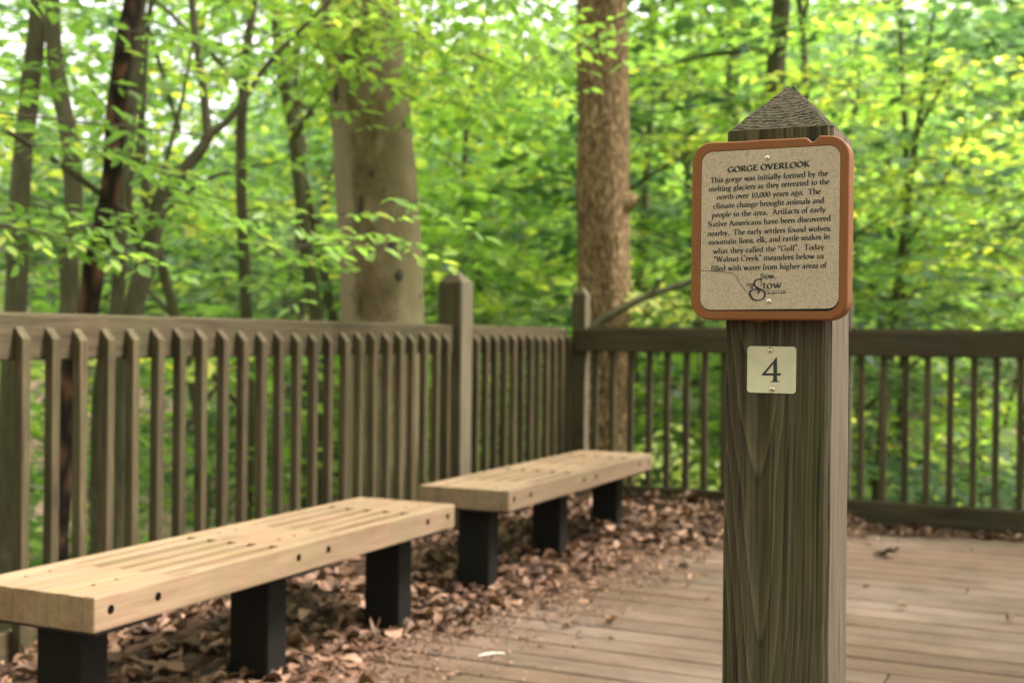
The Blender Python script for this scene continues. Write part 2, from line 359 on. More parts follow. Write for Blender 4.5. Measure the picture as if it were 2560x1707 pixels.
# ------------------------------------------------------------------ deck
def make_deck():
    bm = bmesh.new(); tones = []
    x0, x1 = -2.93, 3.2; p = .158; y = 4.072 - 44*p; rg = random.Random(3)
    while y < 7.17:
        j = rg.uniform(-2.4, 2.6) if rg.random() < .6 else None
        segs = [(x0, j-.002), (j+.002, x1)] if j and x0+.6 < j < x1-.6 else [(x0, x1)]
        for a, b in segs:
            k = len(bm.verts); dz = rg.uniform(-.0012, .0012)
            add_box(bm, (a, y+.0055, -.038+dz), (b, min(y+p-.0055, 7.175), dz), .009)
            t = rg.uniform(.93, 1.06); w = rg.uniform(-.025, .025)
            tones += [(t+w, t, t-w, 1)]*(len(bm.verts)-k)
        y += p
    me = mesh_bm('deck', bm); at = me.attributes.new('tone', 'FLOAT_COLOR', 'POINT')
    at.data.foreach_set('color', np.array(tones, np.float32).ravel())
    tag(link('deck', me, M['deck']), kind='structure')
    bm = bmesh.new()
    for x in np.arange(-2.8, 3.2, .6): add_box(bm, (x-.02, -2.9, -.24), (x+.02, 7.17, -.042))
    add_box(bm, (-2.95, -2.95, -.26), (3.25, -2.91, -.042)); add_box(bm, (3.201, -2.9, -.26), (3.24, 7.17, -.042))
    for x in (-2.8, 0, 2.8):
        for yy in (-2.5, 2.2, 7.05): add_box(bm, (x-.07+.03, yy-.07, -1.2), (x+.07+.03, yy+.07, -.241))
    tag(link('deck_frame', mesh_bm('deck_frame', bm), M['fence_y']), kind='structure')
make_deck()

# ------------------------------------------------------------------ fences
RAIL_T, RAIL_B = 1.129, .984
def pyramid_post(a, h, sh, bottom=-.4, mat=None):
    bm = bmesh.new(); s = a/2
    z = h-sh
    vs = [[bm.verts.new((x*s*q, y*s*q, zz)) for x, y in ((-1, -1), (1, -1), (1, 1), (-1, 1))] for q, zz in ((1, bottom), (1, z), (.06, h))]
    for A, B in zip(vs[:-1], vs[1:]):
        for i in range(4): bm.faces.new((A[i], A[(i+1) % 4], B[(i+1) % 4], B[i]))
    bm.faces.new(vs[2]); bm.faces.new(vs[0][::-1])
    bmesh.ops.bevel(bm, geom=[e for e in bm.edges if abs(e.verts[0].co.z-e.verts[1].co.z) > .2], offset=.006, segments=2, affect='EDGES')
    return mesh_bm('post', bm)
# baluster whose top is mitred down toward the deck side (+X)
def baluster_me(z0, z1, name='baluster'):
    bm = bmesh.new(); s = .0178
    pr = [(-s, z0), (s, z0), (s, z1-.040), (-s, z1)]
    A = [bm.verts.new((x, -s, z)) for x, z in pr]; B = [bm.verts.new((x, s, z)) for x, z in pr]
    bm.faces.new(A); bm.faces.new(B[::-1])
    for i in range(4): bm.faces.new((A[(i+1) % 4], A[i], B[i], B[(i+1) % 4]))
    bmesh.ops.bevel(bm, geom=list(bm.edges), offset=.0025, segments=1, affect='EDGES')
    return mesh_bm(name, bm)
bal_side = baluster_me(-.10, 1.088)
bal_back = baluster_me(-.10, 1.10)
def board(name, a, b, mat, parent, loc, bev=.004):
    return link(name, box_me(name, a, b, bev), mat, parent, loc)
FX = -2.971      # deck-side face of the long fence's boards
def side_fence(y0, y1, bals, label, posts):
    f = empty('wooden_fence', (FX, y0, 0)); tag(f, label, 'fence')
    L = y1-y0
    board('top_rail', (-.038, 0, RAIL_B), (0, L, RAIL_T), M['fence_y'], f, (0, 0, 0), .006)
    board('cap_rail', (-.077, 0, RAIL_B+.02), (-.041, L, RAIL_T+.005), M['fence_y'], f, (0, 0, 0), .005)
    board('kick_board', (-.038, 0, -.02), (0, L, .146), M['fence_y'], f, (0, 0, 0))
    rg = random.Random(int(y0*7)+1)
    for y in bals:
        o = link('baluster', bal_side, M['fence_z'], f, (.0180+rg.uniform(-.001, .001), y-y0, rg.uniform(-.006, .006)))
        o.rotation_euler = (rg.uniform(-.003, .003), rg.uniform(-.002, .002), rg.uniform(-.03, .03))
    for (px, py, a, h, sh) in posts:
        link('post', pyramid_post(a, h, sh), M['fence_post'], f, (px-FX, py-y0, 0))
    return f
PY = 5.722
side_fence(-.9, PY-.073, [2.877+.121*(k-30) for k in range(54) if -.85 < 2.877+.121*(k-30) < PY-.10],
           'long weathered fence running beside both pale benches, left of the thick pointed post', [(-3.001, PY, .141, 1.425, .070)])
side_fence(PY+.073, 7.212, [5.874+.1198*k for k in range(12) if 5.874+.1198*k < 7.22],
           'short stretch of weathered fence between the thick pointed post and the corner post', [(-2.912, 7.302, .092, 1.405, .055)])
FY = 7.216
def cross_fence():
    f = empty('wooden_fence', (-2.9, FY, 0)); tag(f, 'fence crossing behind the sign post with its broad rail in front of the balusters', 'fence')
    x1 = 6.1
    board('top_rail', (-.02, 0, RAIL_B), (x1, .038, RAIL_T-.002), M['fence_x'], f, (0, 0, 0), .006)
    board('cap_rail', (.02, .079, RAIL_B+.01), (x1, .115, RAIL_T+.014), M['fence_x'], f, (0, 0, 0), .005)
    board('kick_board', (.0, -.022, -.02), (x1, .016, .146), M['fence_x'], f, (0, 0, 0), .005)
    board('bottom_rail', (.02, .020, .02), (x1, .036, .149), M['fence_x'], f, (0, 0, 0), .003)
    rg = random.Random(9); k = 0
    xs = [-2.797+.1207*k for k in range(13)]+[-1.133+.122*k for k in range(34)]
    for x in xs:
        if abs(x-.9) < .08: continue
        o = link('baluster', bal_back, M['fence_z'], f, (x+2.9+rg.uniform(-.003, .003), .058, 0)); o.rotation_euler = (rg.uniform(-.002, .002), rg.uniform(-.003, .003), PI2+rg.uniform(-.02, .02))
    for x in (-1.247, .9):
        link('post', pyramid_post(.092, 1.40, .055), M['fence_post'], f, (x+2.9, .088, 0))
    # faint dark scrawl on the rail
    V = []; F = []
    def stroke(pts, w=.006):
        for (xa, za), (xb, zb) in zip(pts[:-1], pts[1:]):
            dx, dz = xb-xa, zb-za; l = math.hypot(dx, dz); nx_, nz = -dz/l*w/2, dx/l*w/2; b = len(V)
            yy = -.0006-.00002*len(F)
            V.extend([(xa+nx_, yy, za+nz), (xa-nx_, yy, za-nz), (xb-nx_, yy, zb-nz), (xb+nx_, yy, zb+nz)]); F.append((b, b+1, b+2, b+3))
    z0 = 1.035; ox = 1.96
    stroke([(ox, z0), (ox+.002, z0+.055)], .014); stroke([(ox+.04, z0+.01), (ox+.035, z0+.05)], .004); stroke([(ox, z0+.03), (ox+.04, z0+.03)], .004)
    stroke([(ox+.09, z0+.005), (ox+.10, z0+.045)], .016); stroke([(ox+.12, z0+.01), (ox+.14, z0+.04)], .004)
    stroke([(ox+.17, z0+.02), (ox+.18, z0+.04)], .012); stroke([(ox+.19, z0+.025), (ox+.24, z0+.028)], .005)
    stroke([(ox+.25, z0+.02), (ox+.262, z0+.04)], .008); stroke([(ox+.285, z0+.045), (ox+.315, z0+.002)], .018)
    o = link('scrawl', np_mesh('scrawl', V, F), M['ink'], f, (0, 0, 0)); o['kind'] = 'stuff'; o['label'] = 'dark smudged handwriting on the rail'
PI2 = math.pi/2
cross_fence()

# ------------------------------------------------------------------ benches
def disc(bm, c, r, axis, n=14, dome=0.0, h=0.001):
    ax = Vector(axis).normalized(); u = ax.orthogonal().normalized(); v = ax.cross(u); c = Vector(c)
    ring0 = [bm.verts.new(c+(u*math.cos(t)+v*math.sin(t))*r) for t in [2*math.pi*i/n for i in range(n)]]
    ring1 = [bm.verts.new(c+ax*h+(u*math.cos(t)+v*math.sin(t))*r*.92) for t in [2*math.pi*i/n for i in range(n)]]
    for i in range(n): bm.faces.new((ring0[i], ring0[(i+1) % n], ring1[(i+1) % n], ring1[i]))
    if dome:
        ring2 = [bm.verts.new(c+ax*(h+dome*.8)+(u*math.cos(t)+v*math.sin(t))*r*.6) for t in [2*math.pi*i/n for i in range(n)]]
        for i in range(n): bm.faces.new((ring1[i], ring1[(i+1) % n], ring2[(i+1) % n], ring2[i]))
        top = bm.verts.new(c+ax*(h+dome))
        for i in range(n): bm.faces.new((ring2[i], ring2[(i+1) % n], top))
    else: bm.faces.new(ring1)
BL, BT, BZ = 1.83, .086, .449
def plank_with_holes():
    pass
def make_bench(loc, label, seed):
    b = empty('park_bench', loc); tag(b, label, 'bench', 'slatted benches along the fence')
    rg = random.Random(seed); bm = bmesh.new(); z0, z1 = BZ-BT, BZ; p = .038
    tones = []
    def tone():
        t = rg.uniform(.88, 1.08); w = rg.uniform(-.03, .04); tones.extend([(t+w, t, t-w, 1)]*(len(bm.verts)-len(tones)))
    for i in range(6):      # full-length planks on edge
        x = -(2*i)*p; e = rg.uniform(-.0015, .0015)
        add_box(bm, (x-p+.0004, e, z0), (x, BL+e, z1+rg.uniform(-.0008, .0008)), .0035 if i not in (0, 5) else .006); tone()
    for i in range(5):      # spacer blocks between them leave two rows of open slots
        x = -(2*i+1)*p
        for a, c_ in ((0, .30), (.785, 1.068), (1.56, BL)):
            d = rg.uniform(-.004, .004)
            add_box(bm, (x-p+.0004, a+(d if a else rg.uniform(-.0015, .0015)), z0+.001), (x, c_+(-d if c_ < BL else 0), z1-.0006+rg.uniform(-.0008, .0006)), .0025); tone()
    me = mesh_bm('seat', bm); at = me.attributes.new('tone', 'FLOAT_COLOR', 'POINT')
    at.data.foreach_set('color', np.array(tones, np.float32).ravel()); link('seat', me, M['bench'], b)
    for yc in (.137, .905, 1.69):
        bm = bmesh.new(); add_box(bm, (-.275, yc-.048, -.03), (-.130, yc+.048, z0-.013), .006)
        link('leg', mesh_bm('leg', bm), M['black'], b)
        bm = bmesh.new(); add_box(bm, (-.405, yc-.115, z0-.0125), (-.014, yc+.115, z0-.0005), .002)
        link('bracket', mesh_bm('bracket', bm), M['steel'], b)
    for y in (.054, .219, .828, .986, 1.619, 1.770):
        bm = bmesh.new(); disc(bm, (.0002, y, BZ-.038), .0115, (1, 0, 0), 18, 0, .0006)
        link('bolt', mesh_bm('bolt', bm), M['hole'], b)  # near-black disc standing in for the shade inside a bolt hole
    for x in (-.108, -.334):
        for y in (.108, .187, .877, .957, 1.649, 1.754):
            bm = bmesh.new(); disc(bm, (x, y, BZ+.0004), .0065, (0, 0, 1), 10, 0, .0006)
            link('screw_hole_shade', mesh_bm('screw_hole_shade', bm), M['hole'], b)
    return b
make_bench((-2.091, 2.173, 0), 'nearer pale slatted bench with black legs, its left end cut off by the photo', 1)
make_bench((-2.076, 4.438, 0), 'farther pale slatted bench with black legs, in front of the thick fence post', 2)

# ------------------------------------------------------------------ sign post
def arcp(cx, cy, rx, ry, a0, a1, n=9):
    return [(cx+rx*math.cos(R(a0+(a1-a0)*i/n)), cy+ry*math.sin(R(a0+(a1-a0)*i/n))) for i in range(n+1)]
def glyphs():
    """old-style serif letters as pen strokes; x-height 1, capitals 1.55"""
    G = {}; A = arcp
    def sf(x, y, w=.20): return ('s', [(x-w, y), (x+w, y)])
    def st(x, y0, y1): return ('k', [(x, y0), (x, y1)])
    def cv(p): return ('p', p)
    fl = lambda x, y: ('s', [(x-.20, y-.12), (x, y)])       # flag serif
    G['a'] = (.95, [cv([(.18, .80)]+A(.42, .72, .22, .24, 130, 0)), st(.64, .72, .14), cv([(.64, .14), (.70, .03), (.86, .08)]), cv([(.62, .60), (.40, .52)]+A(.32, .25, .20, .25, 110, 330)+[(.62, .20)])])
    G['b'] = (1.08, [st(.24, .05, 1.62), fl(.24, 1.66), cv(A(.56, .48, .34, .48, 145, -160, 14))])
    G['c'] = (.88, [cv([(.76, .78)]+A(.48, .50, .34, .49, 50, 315, 13)+[(.80, .18)])])
    G['d'] = (1.10, [cv(A(.48, .48, .34, .48, 35, 325, 14)), st(.82, .06, 1.62), fl(.82, 1.66), ('s', [(.82, .03), (1.02, .06)])])
    G['e'] = (.90, [cv([(.17, .56), (.76, .60)]+A(.47, .54, .31, .44, 8, 180, 9)+A(.48, .50, .34, .50, 190, 318, 8))])
    G['f'] = (.68, [cv([(.30, .02), (.30, 1.15)]+A(.58, 1.28, .27, .32, 180, 50, 7)), sf(.30, .02, .24), ('s', [(.08, .94), (.58, .94)])])
    G['g'] = (1.02, [cv(A(.44, .64, .27, .33, 90, 450, 16)), cv([(.30, .34), (.22, .16), (.42, .06), (.72, .02)]+A(.48, -.25, .38, .24, 40, -205, 12)+[(.28, .04)]), ('s', [(.66, .86), (.98, .93)])])
    G['h'] = (1.18, [st(.26, .02, 1.62), fl(.26, 1.66), sf(.26, .02, .22), cv([(.26, .68)]+A(.60, .66, .30, .31, 140, 0, 8)+[(.90, .02)]), sf(.90, .02, .22)])
    G['i'] = (.56, [st(.28, .02, .94), fl(.28, .97), sf(.28, .02, .22), ('d', [(.28, 1.36)])])
    G['k'] = (1.12, [st(.26, .02, 1.62), fl(.26, 1.66), sf(.26, .02, .22), cv([(.28, .46), (.80, .94)]), sf(.80, .94, .18), cv([(.46, .60), (.92, .03)]), sf(.96, .02, .18)])
    G['l'] = (.56, [st(.28, .02, 1.62), fl(.28, 1.66), sf(.28, .02, .22)])
    G['m'] = (1.74, [st(.26, .02, .92), fl(.26, .96), sf(.26, .02, .21), cv([(.26, .70)]+A(.56, .66, .29, .31, 140, 0, 8)+[(.85, .02)]), sf(.85, .02, .2), cv([(.86, .70)]+A(1.16, .66, .29, .31, 140, 0, 8)+[(1.45, .02)]), sf(1.45, .02, .21)])
    G['n'] = (1.18, [st(.26, .02, .92), fl(.26, .96), sf(.26, .02, .22), cv([(.26, .68)]+A(.60, .66, .30, .31, 140, 0, 8)+[(.90, .02)]), sf(.90, .02, .22)])
    G['o'] = (1.02, [cv(A(.51, .49, .37, .49, 90, 450, 20))])
    G['p'] = (1.10, [st(.26, -.58, .92), fl(.26, .96), sf(.26, -.60, .22), cv(A(.58, .48, .35, .48, 145, -150, 14))])
    G['r'] = (.80, [st(.26, .02, .92), fl(.26, .96), sf(.26, .02, .22), cv([(.26, .64), (.40, .88), (.66, .94)]), ('d', [(.67, .86)])])
    G['s'] = (.78, [cv([(.62, .76)]+A(.40, .75, .24, .21, 30, 215, 8)+[(.40, .50), (.56, .38)]+A(.38, .24, .26, .23, 20, -160, 8)+[(.12, .30)])])
    G['t'] = (.68, [st(.30, .14, 1.20), cv([(.30, .16), (.38, .03), (.62, .10)]), ('s', [(.08, .94), (.60, .94)])])
    G['u'] = (1.16, [cv([(.26, .94), (.26, .30)]+A(.52, .28, .27, .27, 190, 300, 6)+[(.86, .26)]), fl(.26, .97), st(.86, .05, .94), fl(.86, .97), ('s', [(.86, .03), (1.06, .06)])])
    G['v'] = (1.02, [cv([(.16, .94), (.52, .02)]), cv([(.52, .02), (.86, .94)]), sf(.18, .95, .18), sf(.84, .95, .16)])
    G['w'] = (1.50, [cv([(.16, .94), (.50, .02)]), cv([(.50, .02), (.78, .90)]), cv([(.72, .90), (1.02, .02)]), cv([(1.02, .02), (1.34, .94)]), sf(.18, .95, .18), sf(.74, .95, .14), sf(1.32, .95, .16)])
    G['y'] = (1.02, [cv([(.16, .94), (.54, .06)]), cv([(.86, .94), (.50, -.04), (.34, -.50), (.16, -.56)]), sf(.18, .95, .18), sf(.84, .95, .16)])
    K = 1.55
    G['A'] = (1.42, [cv([(.20, .03), (.68, K)]), cv([(.66, K), (1.20, .03)]), ('s', [(.40, .56), (.98, .56)]), sf(.18, .02, .2), sf(1.20, .02, .22)])
    G['C'] = (1.42, [cv([(1.22, 1.20)]+A(.80, .78, .60, .78, 42, 318, 18)), ('s', [(1.24, 1.10), (1.24, 1.48)])])
    G['E'] = (1.26, [st(.36, .02, K), ('s', [(.14, K), (1.08, K)]), ('s', [(.14, .02), (1.14, .02)]), ('s', [(.36, .82), (.92, .82)]), ('s', [(1.08, K), (1.10, 1.24)]), ('s', [(1.14, .02), (1.18, .36)]), ('s', [(.92, .66), (.92, .98)])])
    G['G'] = (1.56, [cv([(1.20, 1.22)]+A(.80, .78, .60, .78, 45, 325, 18)), st(1.30, .10, .66), ('s', [(1.08, .68), (1.50, .68)]), ('s', [(1.22, 1.14), (1.22, 1.48)])])
    G['K'] = (1.48, [st(.36, .02, K), sf(.36, .02, .24), sf(.36, K, .24), cv([(.40, .66), (1.12, K)]), cv([(.58, .90), (1.26, .03)]), sf(1.14, K, .2), sf(1.30, .02, .2)])
    G['L'] = (1.20, [st(.36, .02, K), sf(.36, K, .24), ('s', [(.14, .02), (1.08, .02)]), ('s', [(1.08, .02), (1.14, .40)])])
    G['N'] = (1.56, [('s', [(.34, .02), (.34, K)]), cv([(.30, K), (1.24, .04)]), ('s', [(1.24, .04), (1.24, K)]), sf(.34, .02, .22), sf(.22, K, .2), sf(1.24, K, .22)])
    G['O'] = (1.62, [cv(A(.81, .78, .64, .78, 90, 450, 26))])
    G['R'] = (1.46, [st(.36, .02, K), sf(.36, .02, .24), ('s', [(.14, K), (.60, K)]), cv([(.36, K), (.62, K)]+A(.66, 1.16, .38, .39, 90, -90, 9)+[(.36, .77)]), cv([(.70, .78), (1.26, .03)]), sf(1.30, .02, .18)])
    G['S'] = (1.08, [cv([(.86, 1.22)]+A(.54, 1.18, .36, .38, 25, 215, 9)+[(.54, .80), (.78, .62)]+A(.54, .40, .38, .40, 25, -160, 9)+[(.14, .46)]), ('s', [(.88, 1.14), (.88, 1.5)]), ('s', [(.14, .06), (.14, .42)])])
    G['T'] = (1.36, [st(.68, .02, K), sf(.68, .02, .26), ('s', [(.12, K), (1.24, K)]), ('s', [(.12, K), (.08, 1.22)]), ('s', [(1.24, K), (1.28, 1.22)])])
    G['V'] = (1.44, [cv([(.18, K), (.74, .02)]), cv([(.72, .02), (1.24, K)]), sf(.20, K, .22), sf(1.24, K, .2)])
    G['W'] = (2.02, [cv([(.18, K), (.66, .02)]), cv([(.64, .02), (1.04, K)]), cv([(.94, K), (1.40, .02)]), cv([(1.38, .02), (1.84, K)]), sf(.20, K, .2), sf(.98, K, .16), sf(1.84, K, .18)])
    G['1'] = (.86, [st(.44, .02, 1.40), fl(.44, 1.44), sf(.44, .02, .26)])
    G['0'] = (1.02, [cv(A(.51, .72, .36, .72, 90, 450, 22))])
    G['.'] = (.46, [('d', [(.22, .08)])]); G[','] = (.46, [('d', [(.22, .08)]), cv([(.28, .08), (.14, -.26)])])
    G['<'] = (.72, [('d', [(.20, 1.30)]), cv([(.16, 1.32), (.30, 1.58)]), ('d', [(.50, 1.30)]), cv([(.46, 1.32), (.60, 1.58)])])
    G['>'] = (.72, [('d', [(.22, 1.50)]), cv([(.28, 1.50), (.14, 1.24)]), ('d', [(.52, 1.50)]), cv([(.58, 1.50), (.44, 1.24)])])
    return G
GL = glyphs()
class Ink:
    def __init__(s): s.V = []; s.F = []; s.k = 0
    def ribbon(s, pts, wfun, y):
        P = np.array(pts, float); s.k += 1; y = y-(s.k % 40)*4e-6
        d = np.gradient(P, axis=0) if len(P) > 1 else np.array([[1, 0]]); l = np.linalg.norm(d, axis=1)+1e-9; d = d/l[:, None]
        n = np.stack([-d[:, 1], d[:, 0]], 1); w = np.array([wfun(a) for a in np.arctan2(d[:, 1], d[:, 0])])[:, None]/2
        A = P+n*w; B = P-n*w; b = len(s.V)
        for a in A: s.V.append((a[0], y, a[1]))
        for a in B: s.V.append((a[0], y, a[1]))
        m = len(P)
        for i in range(m-1): s.F.append((b+i, b+m+i, b+m+i+1, b+i+1))
    def dot(s, x, z, r, y, n=8):
        s.k += 1; y = y-(s.k % 40)*4e-6; b = len(s.V)
        for i in range(n): s.V.append((x+r*math.cos(6.2832*i/n), y, z+r*math.sin(6.2832*i/n)))
        for i in range(1, n//2): s.F.append((b+i-1 if i > 1 else b, b+i, b+n-1-i, b+n-i if i > 1 else b+n-1))
    def text(s, txt, x0, x1, z0, z1, xh, y, thick=.26, thin=.10):
        tot = 0
        for ch in txt: tot += GL[ch][0] if ch != ' ' else .62
        sx = (x1-x0)/tot; cx = 0; pa = R(22)
        for ch in txt:
            if ch == ' ': cx += .62; continue
            adv, strokes = GL[ch]
            for kind, pts in strokes:
                Q = []
                for px, py in pts:
                    X = x0+(cx+px)*sx; Q.append((X, z0+(z1-z0)*(X-x0)/(x1-x0)+py*xh))
                if kind == 'd': s.dot(Q[0][0], Q[0][1], xh*thick*.62, y)
                elif kind == 's': s.ribbon(Q, lambda a: xh*thin, y)
                elif kind == 'k': s.ribbon(Q, lambda a: xh*thick, y)
                else: s.ribbon(Q, lambda a: xh*max(thin, thick*1.05*abs(math.sin(a-pa+math.pi))), y)
            cx += adv
    def obj(s, name, parent, loc=(0, 0, 0), mat=None):
        # triangulate-safe quads only
        return link(name, np_mesh(name, s.V, s.F), mat or M['ink'], parent, loc)
def rrect(x0, x1, z0, z1, r, n=8):
    P = []
    for cx, cz, a in ((x1-r, z1-r, 0), (x0+r, z1-r, 90), (x0+r, z0+r, 180), (x1-r, z0+r, 270)):
        P += [(cx+r*math.cos(R(a+90*i/n)), cz+r*math.sin(R(a+90*i/n))) for i in range(n+1)]
    return P
def slab(name, outline, y0, y1, mat, parent, bev=.002, seg=3):
    bm = bmesh.new()
    f = bm.faces.new([bm.verts.new((x, y0, z)) for x, z in outline])
    bmesh.ops.recalc_face_normals(bm, faces=[f])
    ex = bmesh.ops.extrude_face_region(bm, geom=[f])
    for v in ex['geom']:
        if isinstance(v, bmesh.types.BMVert): v.co.y = y1
    bmesh.ops.recalc_face_normals(bm, faces=bm.faces)
    if bev:
        es = [e for e in bm.edges if abs(e.verts[0].co.y-y0) < 1e-6 and abs(e.verts[1].co.y-y0) < 1e-6]
        bmesh.ops.bevel(bm, geom=es, offset=bev, segments=seg, affect='EDGES', profile=.5)
    bmesh.ops.triangulate(bm, faces=[f for f in bm.faces if len(f.verts) > 4])
    return link(name, mesh_bm(name, bm), mat, parent)
def screw(parent, x, y, z, r):
    bm = bmesh.new(); disc(bm, (0, 0, 0), r, (0, -1, 0), 18, r*.38, r*.12)
    o = link('screw', mesh_bm('screw', bm, True), M['screw'], parent, (x, y, z))
    bm = bmesh.new(); disc(bm, (0, -r*.47, 0), r*.30, (0, -1, 0), 6, 0, r*.06)
    link('socket_shade', mesh_bm('socket_shade', bm), M['hole'], o)
def sign_post():
    P = empty('sign_post', (-.3595, 1.6685, 0)); tag(P, 'thick square wooden post with a pyramid top carrying the brown framed sign', 'post')
    a = .1405; s = a/2; top = 1.354
    # body with one chamfered arris and subdivisions for slight waviness
    bm = bmesh.new(); ch = .004
    prof = [(-s+ch, -s), (s-.007, -s), (s, -s+.006), (s, s-ch), (s-ch, s), (-s+ch, s), (-s, s-ch), (-s, -s+ch)]
    nz = 26; rings = []; rg = random.Random(4)
    for i in range(nz+1):
        z = -.03+(top+.03)*i/nz; w = .0006
        lean = .0022*(1-z/top)
        rings.append([bm.verts.new((x+lean+rg.uniform(-w, w), y+rg.uniform(-w, w), z)) for x, y in prof])
    for A, B in zip(rings[:-1], rings[1:]):
        for i in range(8): bm.faces.new((A[i], A[(i+1) % 8], B[(i+1) % 8], B[i]))
    bm.faces.new(rings[0][::-1])
    link('shaft', mesh_bm('shaft', bm), M['post'], P)
    # pyramid cap: slightly domed, ragged tip
    bm = bmesh.new(); N = 10; h = .067
    corners = [(x, y) for x, y in prof]
    lv = []
    for j in range(N+1):
        t = j/N; q = (1-t)**.96*(1-.055)+.055; z = top-.0005+h*t
        lv.append([bm.verts.new((x*q+rg.uniform(-.0007, .0007), y*q+rg.uniform(-.0007, .0007), z+rg.uniform(-.0007, .0007)*(1 if 0 < j < N else .2)+(rg.uniform(-.002, .0025) if j == N else 0))) for x, y in corners])
    for A, B in zip(lv[:-1], lv[1:]):
        for i in range(8): bm.faces.new((A[i], A[(i+1) % 8], B[(i+1) % 8], B[i]))
    c = bm.verts.new((0, 0, top+h-.003))
    for i in range(8): bm.faces.new((lv[-1][i], lv[-1][(i+1) % 8], c))
    link('cap', mesh_bm('cap', bm), M['cap'], P)
    # bolt slot under the cap edge: a dark slab coloured like the hole's shade
    ox = -.3595
    slab('bolt_slot_shade', [(x-ox, z) for x, z in ((-.3205, 1.333), (-.3100, 1.333), (-.3097, 1.350), (-.3110, 1.3538), (-.3190, 1.3532), (-.3205, 1.350))], -s-.0008, -s+.002, M['slot'], P, 0)
sign_post()
def info_sign():
    S = empty('information_sign', (-.3645, 1.56, 1.216)); tag(S, 'square interpretive sign about the gorge, rust brown rounded frame around a speckled cracked panel', 'sign')
    X = lambda x: x+.3645
    Z = lambda z: z-1.216
    yF, yB = 0.0, .0372
    # frame ring
    out = rrect(X(-.4662), X(-.2620), Z(1.1005), Z(1.3345), .0255, 8)
    # irregular top edge with a chipped notch
    top = [(X(-.2998), Z(1.3352)), (X(-.3030), Z(1.3312)), (X(-.3075), Z(1.3275)), (X(-.3100), Z(1.3282)), (X(-.3140), Z(1.3325)), (X(-.3178), Z(1.3338)), (X(-.3420), Z(1.3336)), (X(-.3700), Z(1.3342)), (X(-.4000), Z(1.3337))]
    k = 9; out = out[:k]+top+out[k:]
    inn = rrect(X(-.4534), X(-.2728), Z(1.1120), Z(1.3222), .0150, 8)
    n_in = len(inn)
    bm = bmesh.new()
    def loop(pts, y): return [bm.verts.new((x, y, z)) for x, z in pts]
    def resample(pts, N):
        P = np.array(pts+[pts[0]]); d = np.r_[0, np.cumsum(np.linalg.norm(np.diff(P, axis=0), axis=1))]
        t = np.linspace(0, d[-1], N, endpoint=False); return [(float(np.interp(u, d, P[:, 0])), float(np.interp(u, d, P[:, 1]))) for u in t]
    N = 240
    cx, cz = X(-.3631), Z(1.2172)
    def polar(pts):   # resample by angle so that both outlines pair up
        P = np.array(pts+[pts[0]]); dense = []
        for a, b in zip(P[:-1], P[1:]): dense += [a+(b-a)*t for t in np.linspace(0, 1, 24, endpoint=False)]
        D = np.array(dense); an = np.arctan2(D[:, 1]-cz, D[:, 0]-cx); o = np.argsort(an); an = an[o]; D = D[o]
        th = np.linspace(-math.pi, math.pi, N, endpoint=False)
        return [(float(np.interp(t, an, D[:, 0], period=2*math.pi)), float(np.interp(t, an, D[:, 1], period=2*math.pi))) for t in th]
    po, pi_ = polar(out), polar(inn)
    def shrink(pts, d):
        P = np.array(pts); t = np.roll(P, -1, 0)-np.roll(P, 1, 0); t /= np.linalg.norm(t, axis=1)[:, None]; n = np.stack([-t[:, 1], t[:, 0]], 1)
        return [tuple(p) for p in P+n*d]
    loops = [loop(pi_, yF+.004), loop(pi_, yF+.0006), loop(shrink(pi_, -.0006), yF), loop(shrink(po, .0022), yF), loop(shrink(po, .0007), yF+.0008), loop(po, yF+.0026), loop(po, yB-.002), loop(shrink(po, .002), yB)]
    for A, B in zip(loops[:-1], loops[1:]):
        for i in range(N): bm.faces.new((A[i], B[i], B[(i+1) % N], A[(i+1) % N]))
    bm.faces.new(loops[-1])
    bmesh.ops.recalc_face_normals(bm, faces=bm.faces)
    bmesh.ops.triangulate(bm, faces=[f for f in bm.faces if len(f.verts) > 4])
    link('frame', mesh_bm('frame', bm), M['frame'], S)
    # shadow gap board behind the panel, then the panel itself, set a little high at the right
    slab('backing', rrect(X(-.4536), X(-.2726), Z(1.1118), Z(1.3224), .0150, 8), .0030, .0044, M['crack'], S, 0)
    pan = rrect(X(-.4530), X(-.2731), Z(1.1134), Z(1.3218), .0148, 8)
    pan = [(x, z if z > Z(1.125) else z+(.0016*max(0, min(1, (x-X(-.377))/.004)))) for x, z in pan]
    slab('panel', pan, .0006, .0029, M['panel'], S, .0003, 1)
    y = .00045
    L = [("GORGE OVERLOOK", -.4181, -.3113, 1.2936, 1.2961), ("This gorge was initially formed by the", -.4413, -.2883, 1.2812, 1.2839), ("melting glaciers as they retreated to the", -.4429, -.2863, 1.2698, 1.2734), ("north over 10,000 years ago.  The", -.4321, -.2970, 1.2589, 1.2613), ("climate change brought animals and", -.4366, -.2925, 1.2472, 1.2497), ("people to the area.  Artifacts of early", -.4386, -.2904, 1.2356, 1.2382), ("Native Americans have been discovered", -.4443, -.2841, 1.2234, 1.2267), ("nearby.  The early settlers found wolves,", -.4441, -.2836, 1.2113, 1.2143), ("mountain lions, elk, and rattle snakes in", -.4429, -.2848, 1.1998, 1.2038), ("what they called the <Gulf>.  Today", -.4364, -.2918, 1.1878, 1.1909), ("<Walnut Creek> meanders below us", -.4354, -.2920, 1.1771, 1.1793), ("filled with water from higher areas of", -.4389, -.2885, 1.1649, 1.1674), ("Stow.", -.3731, -.3530, 1.1540, 1.1546)]
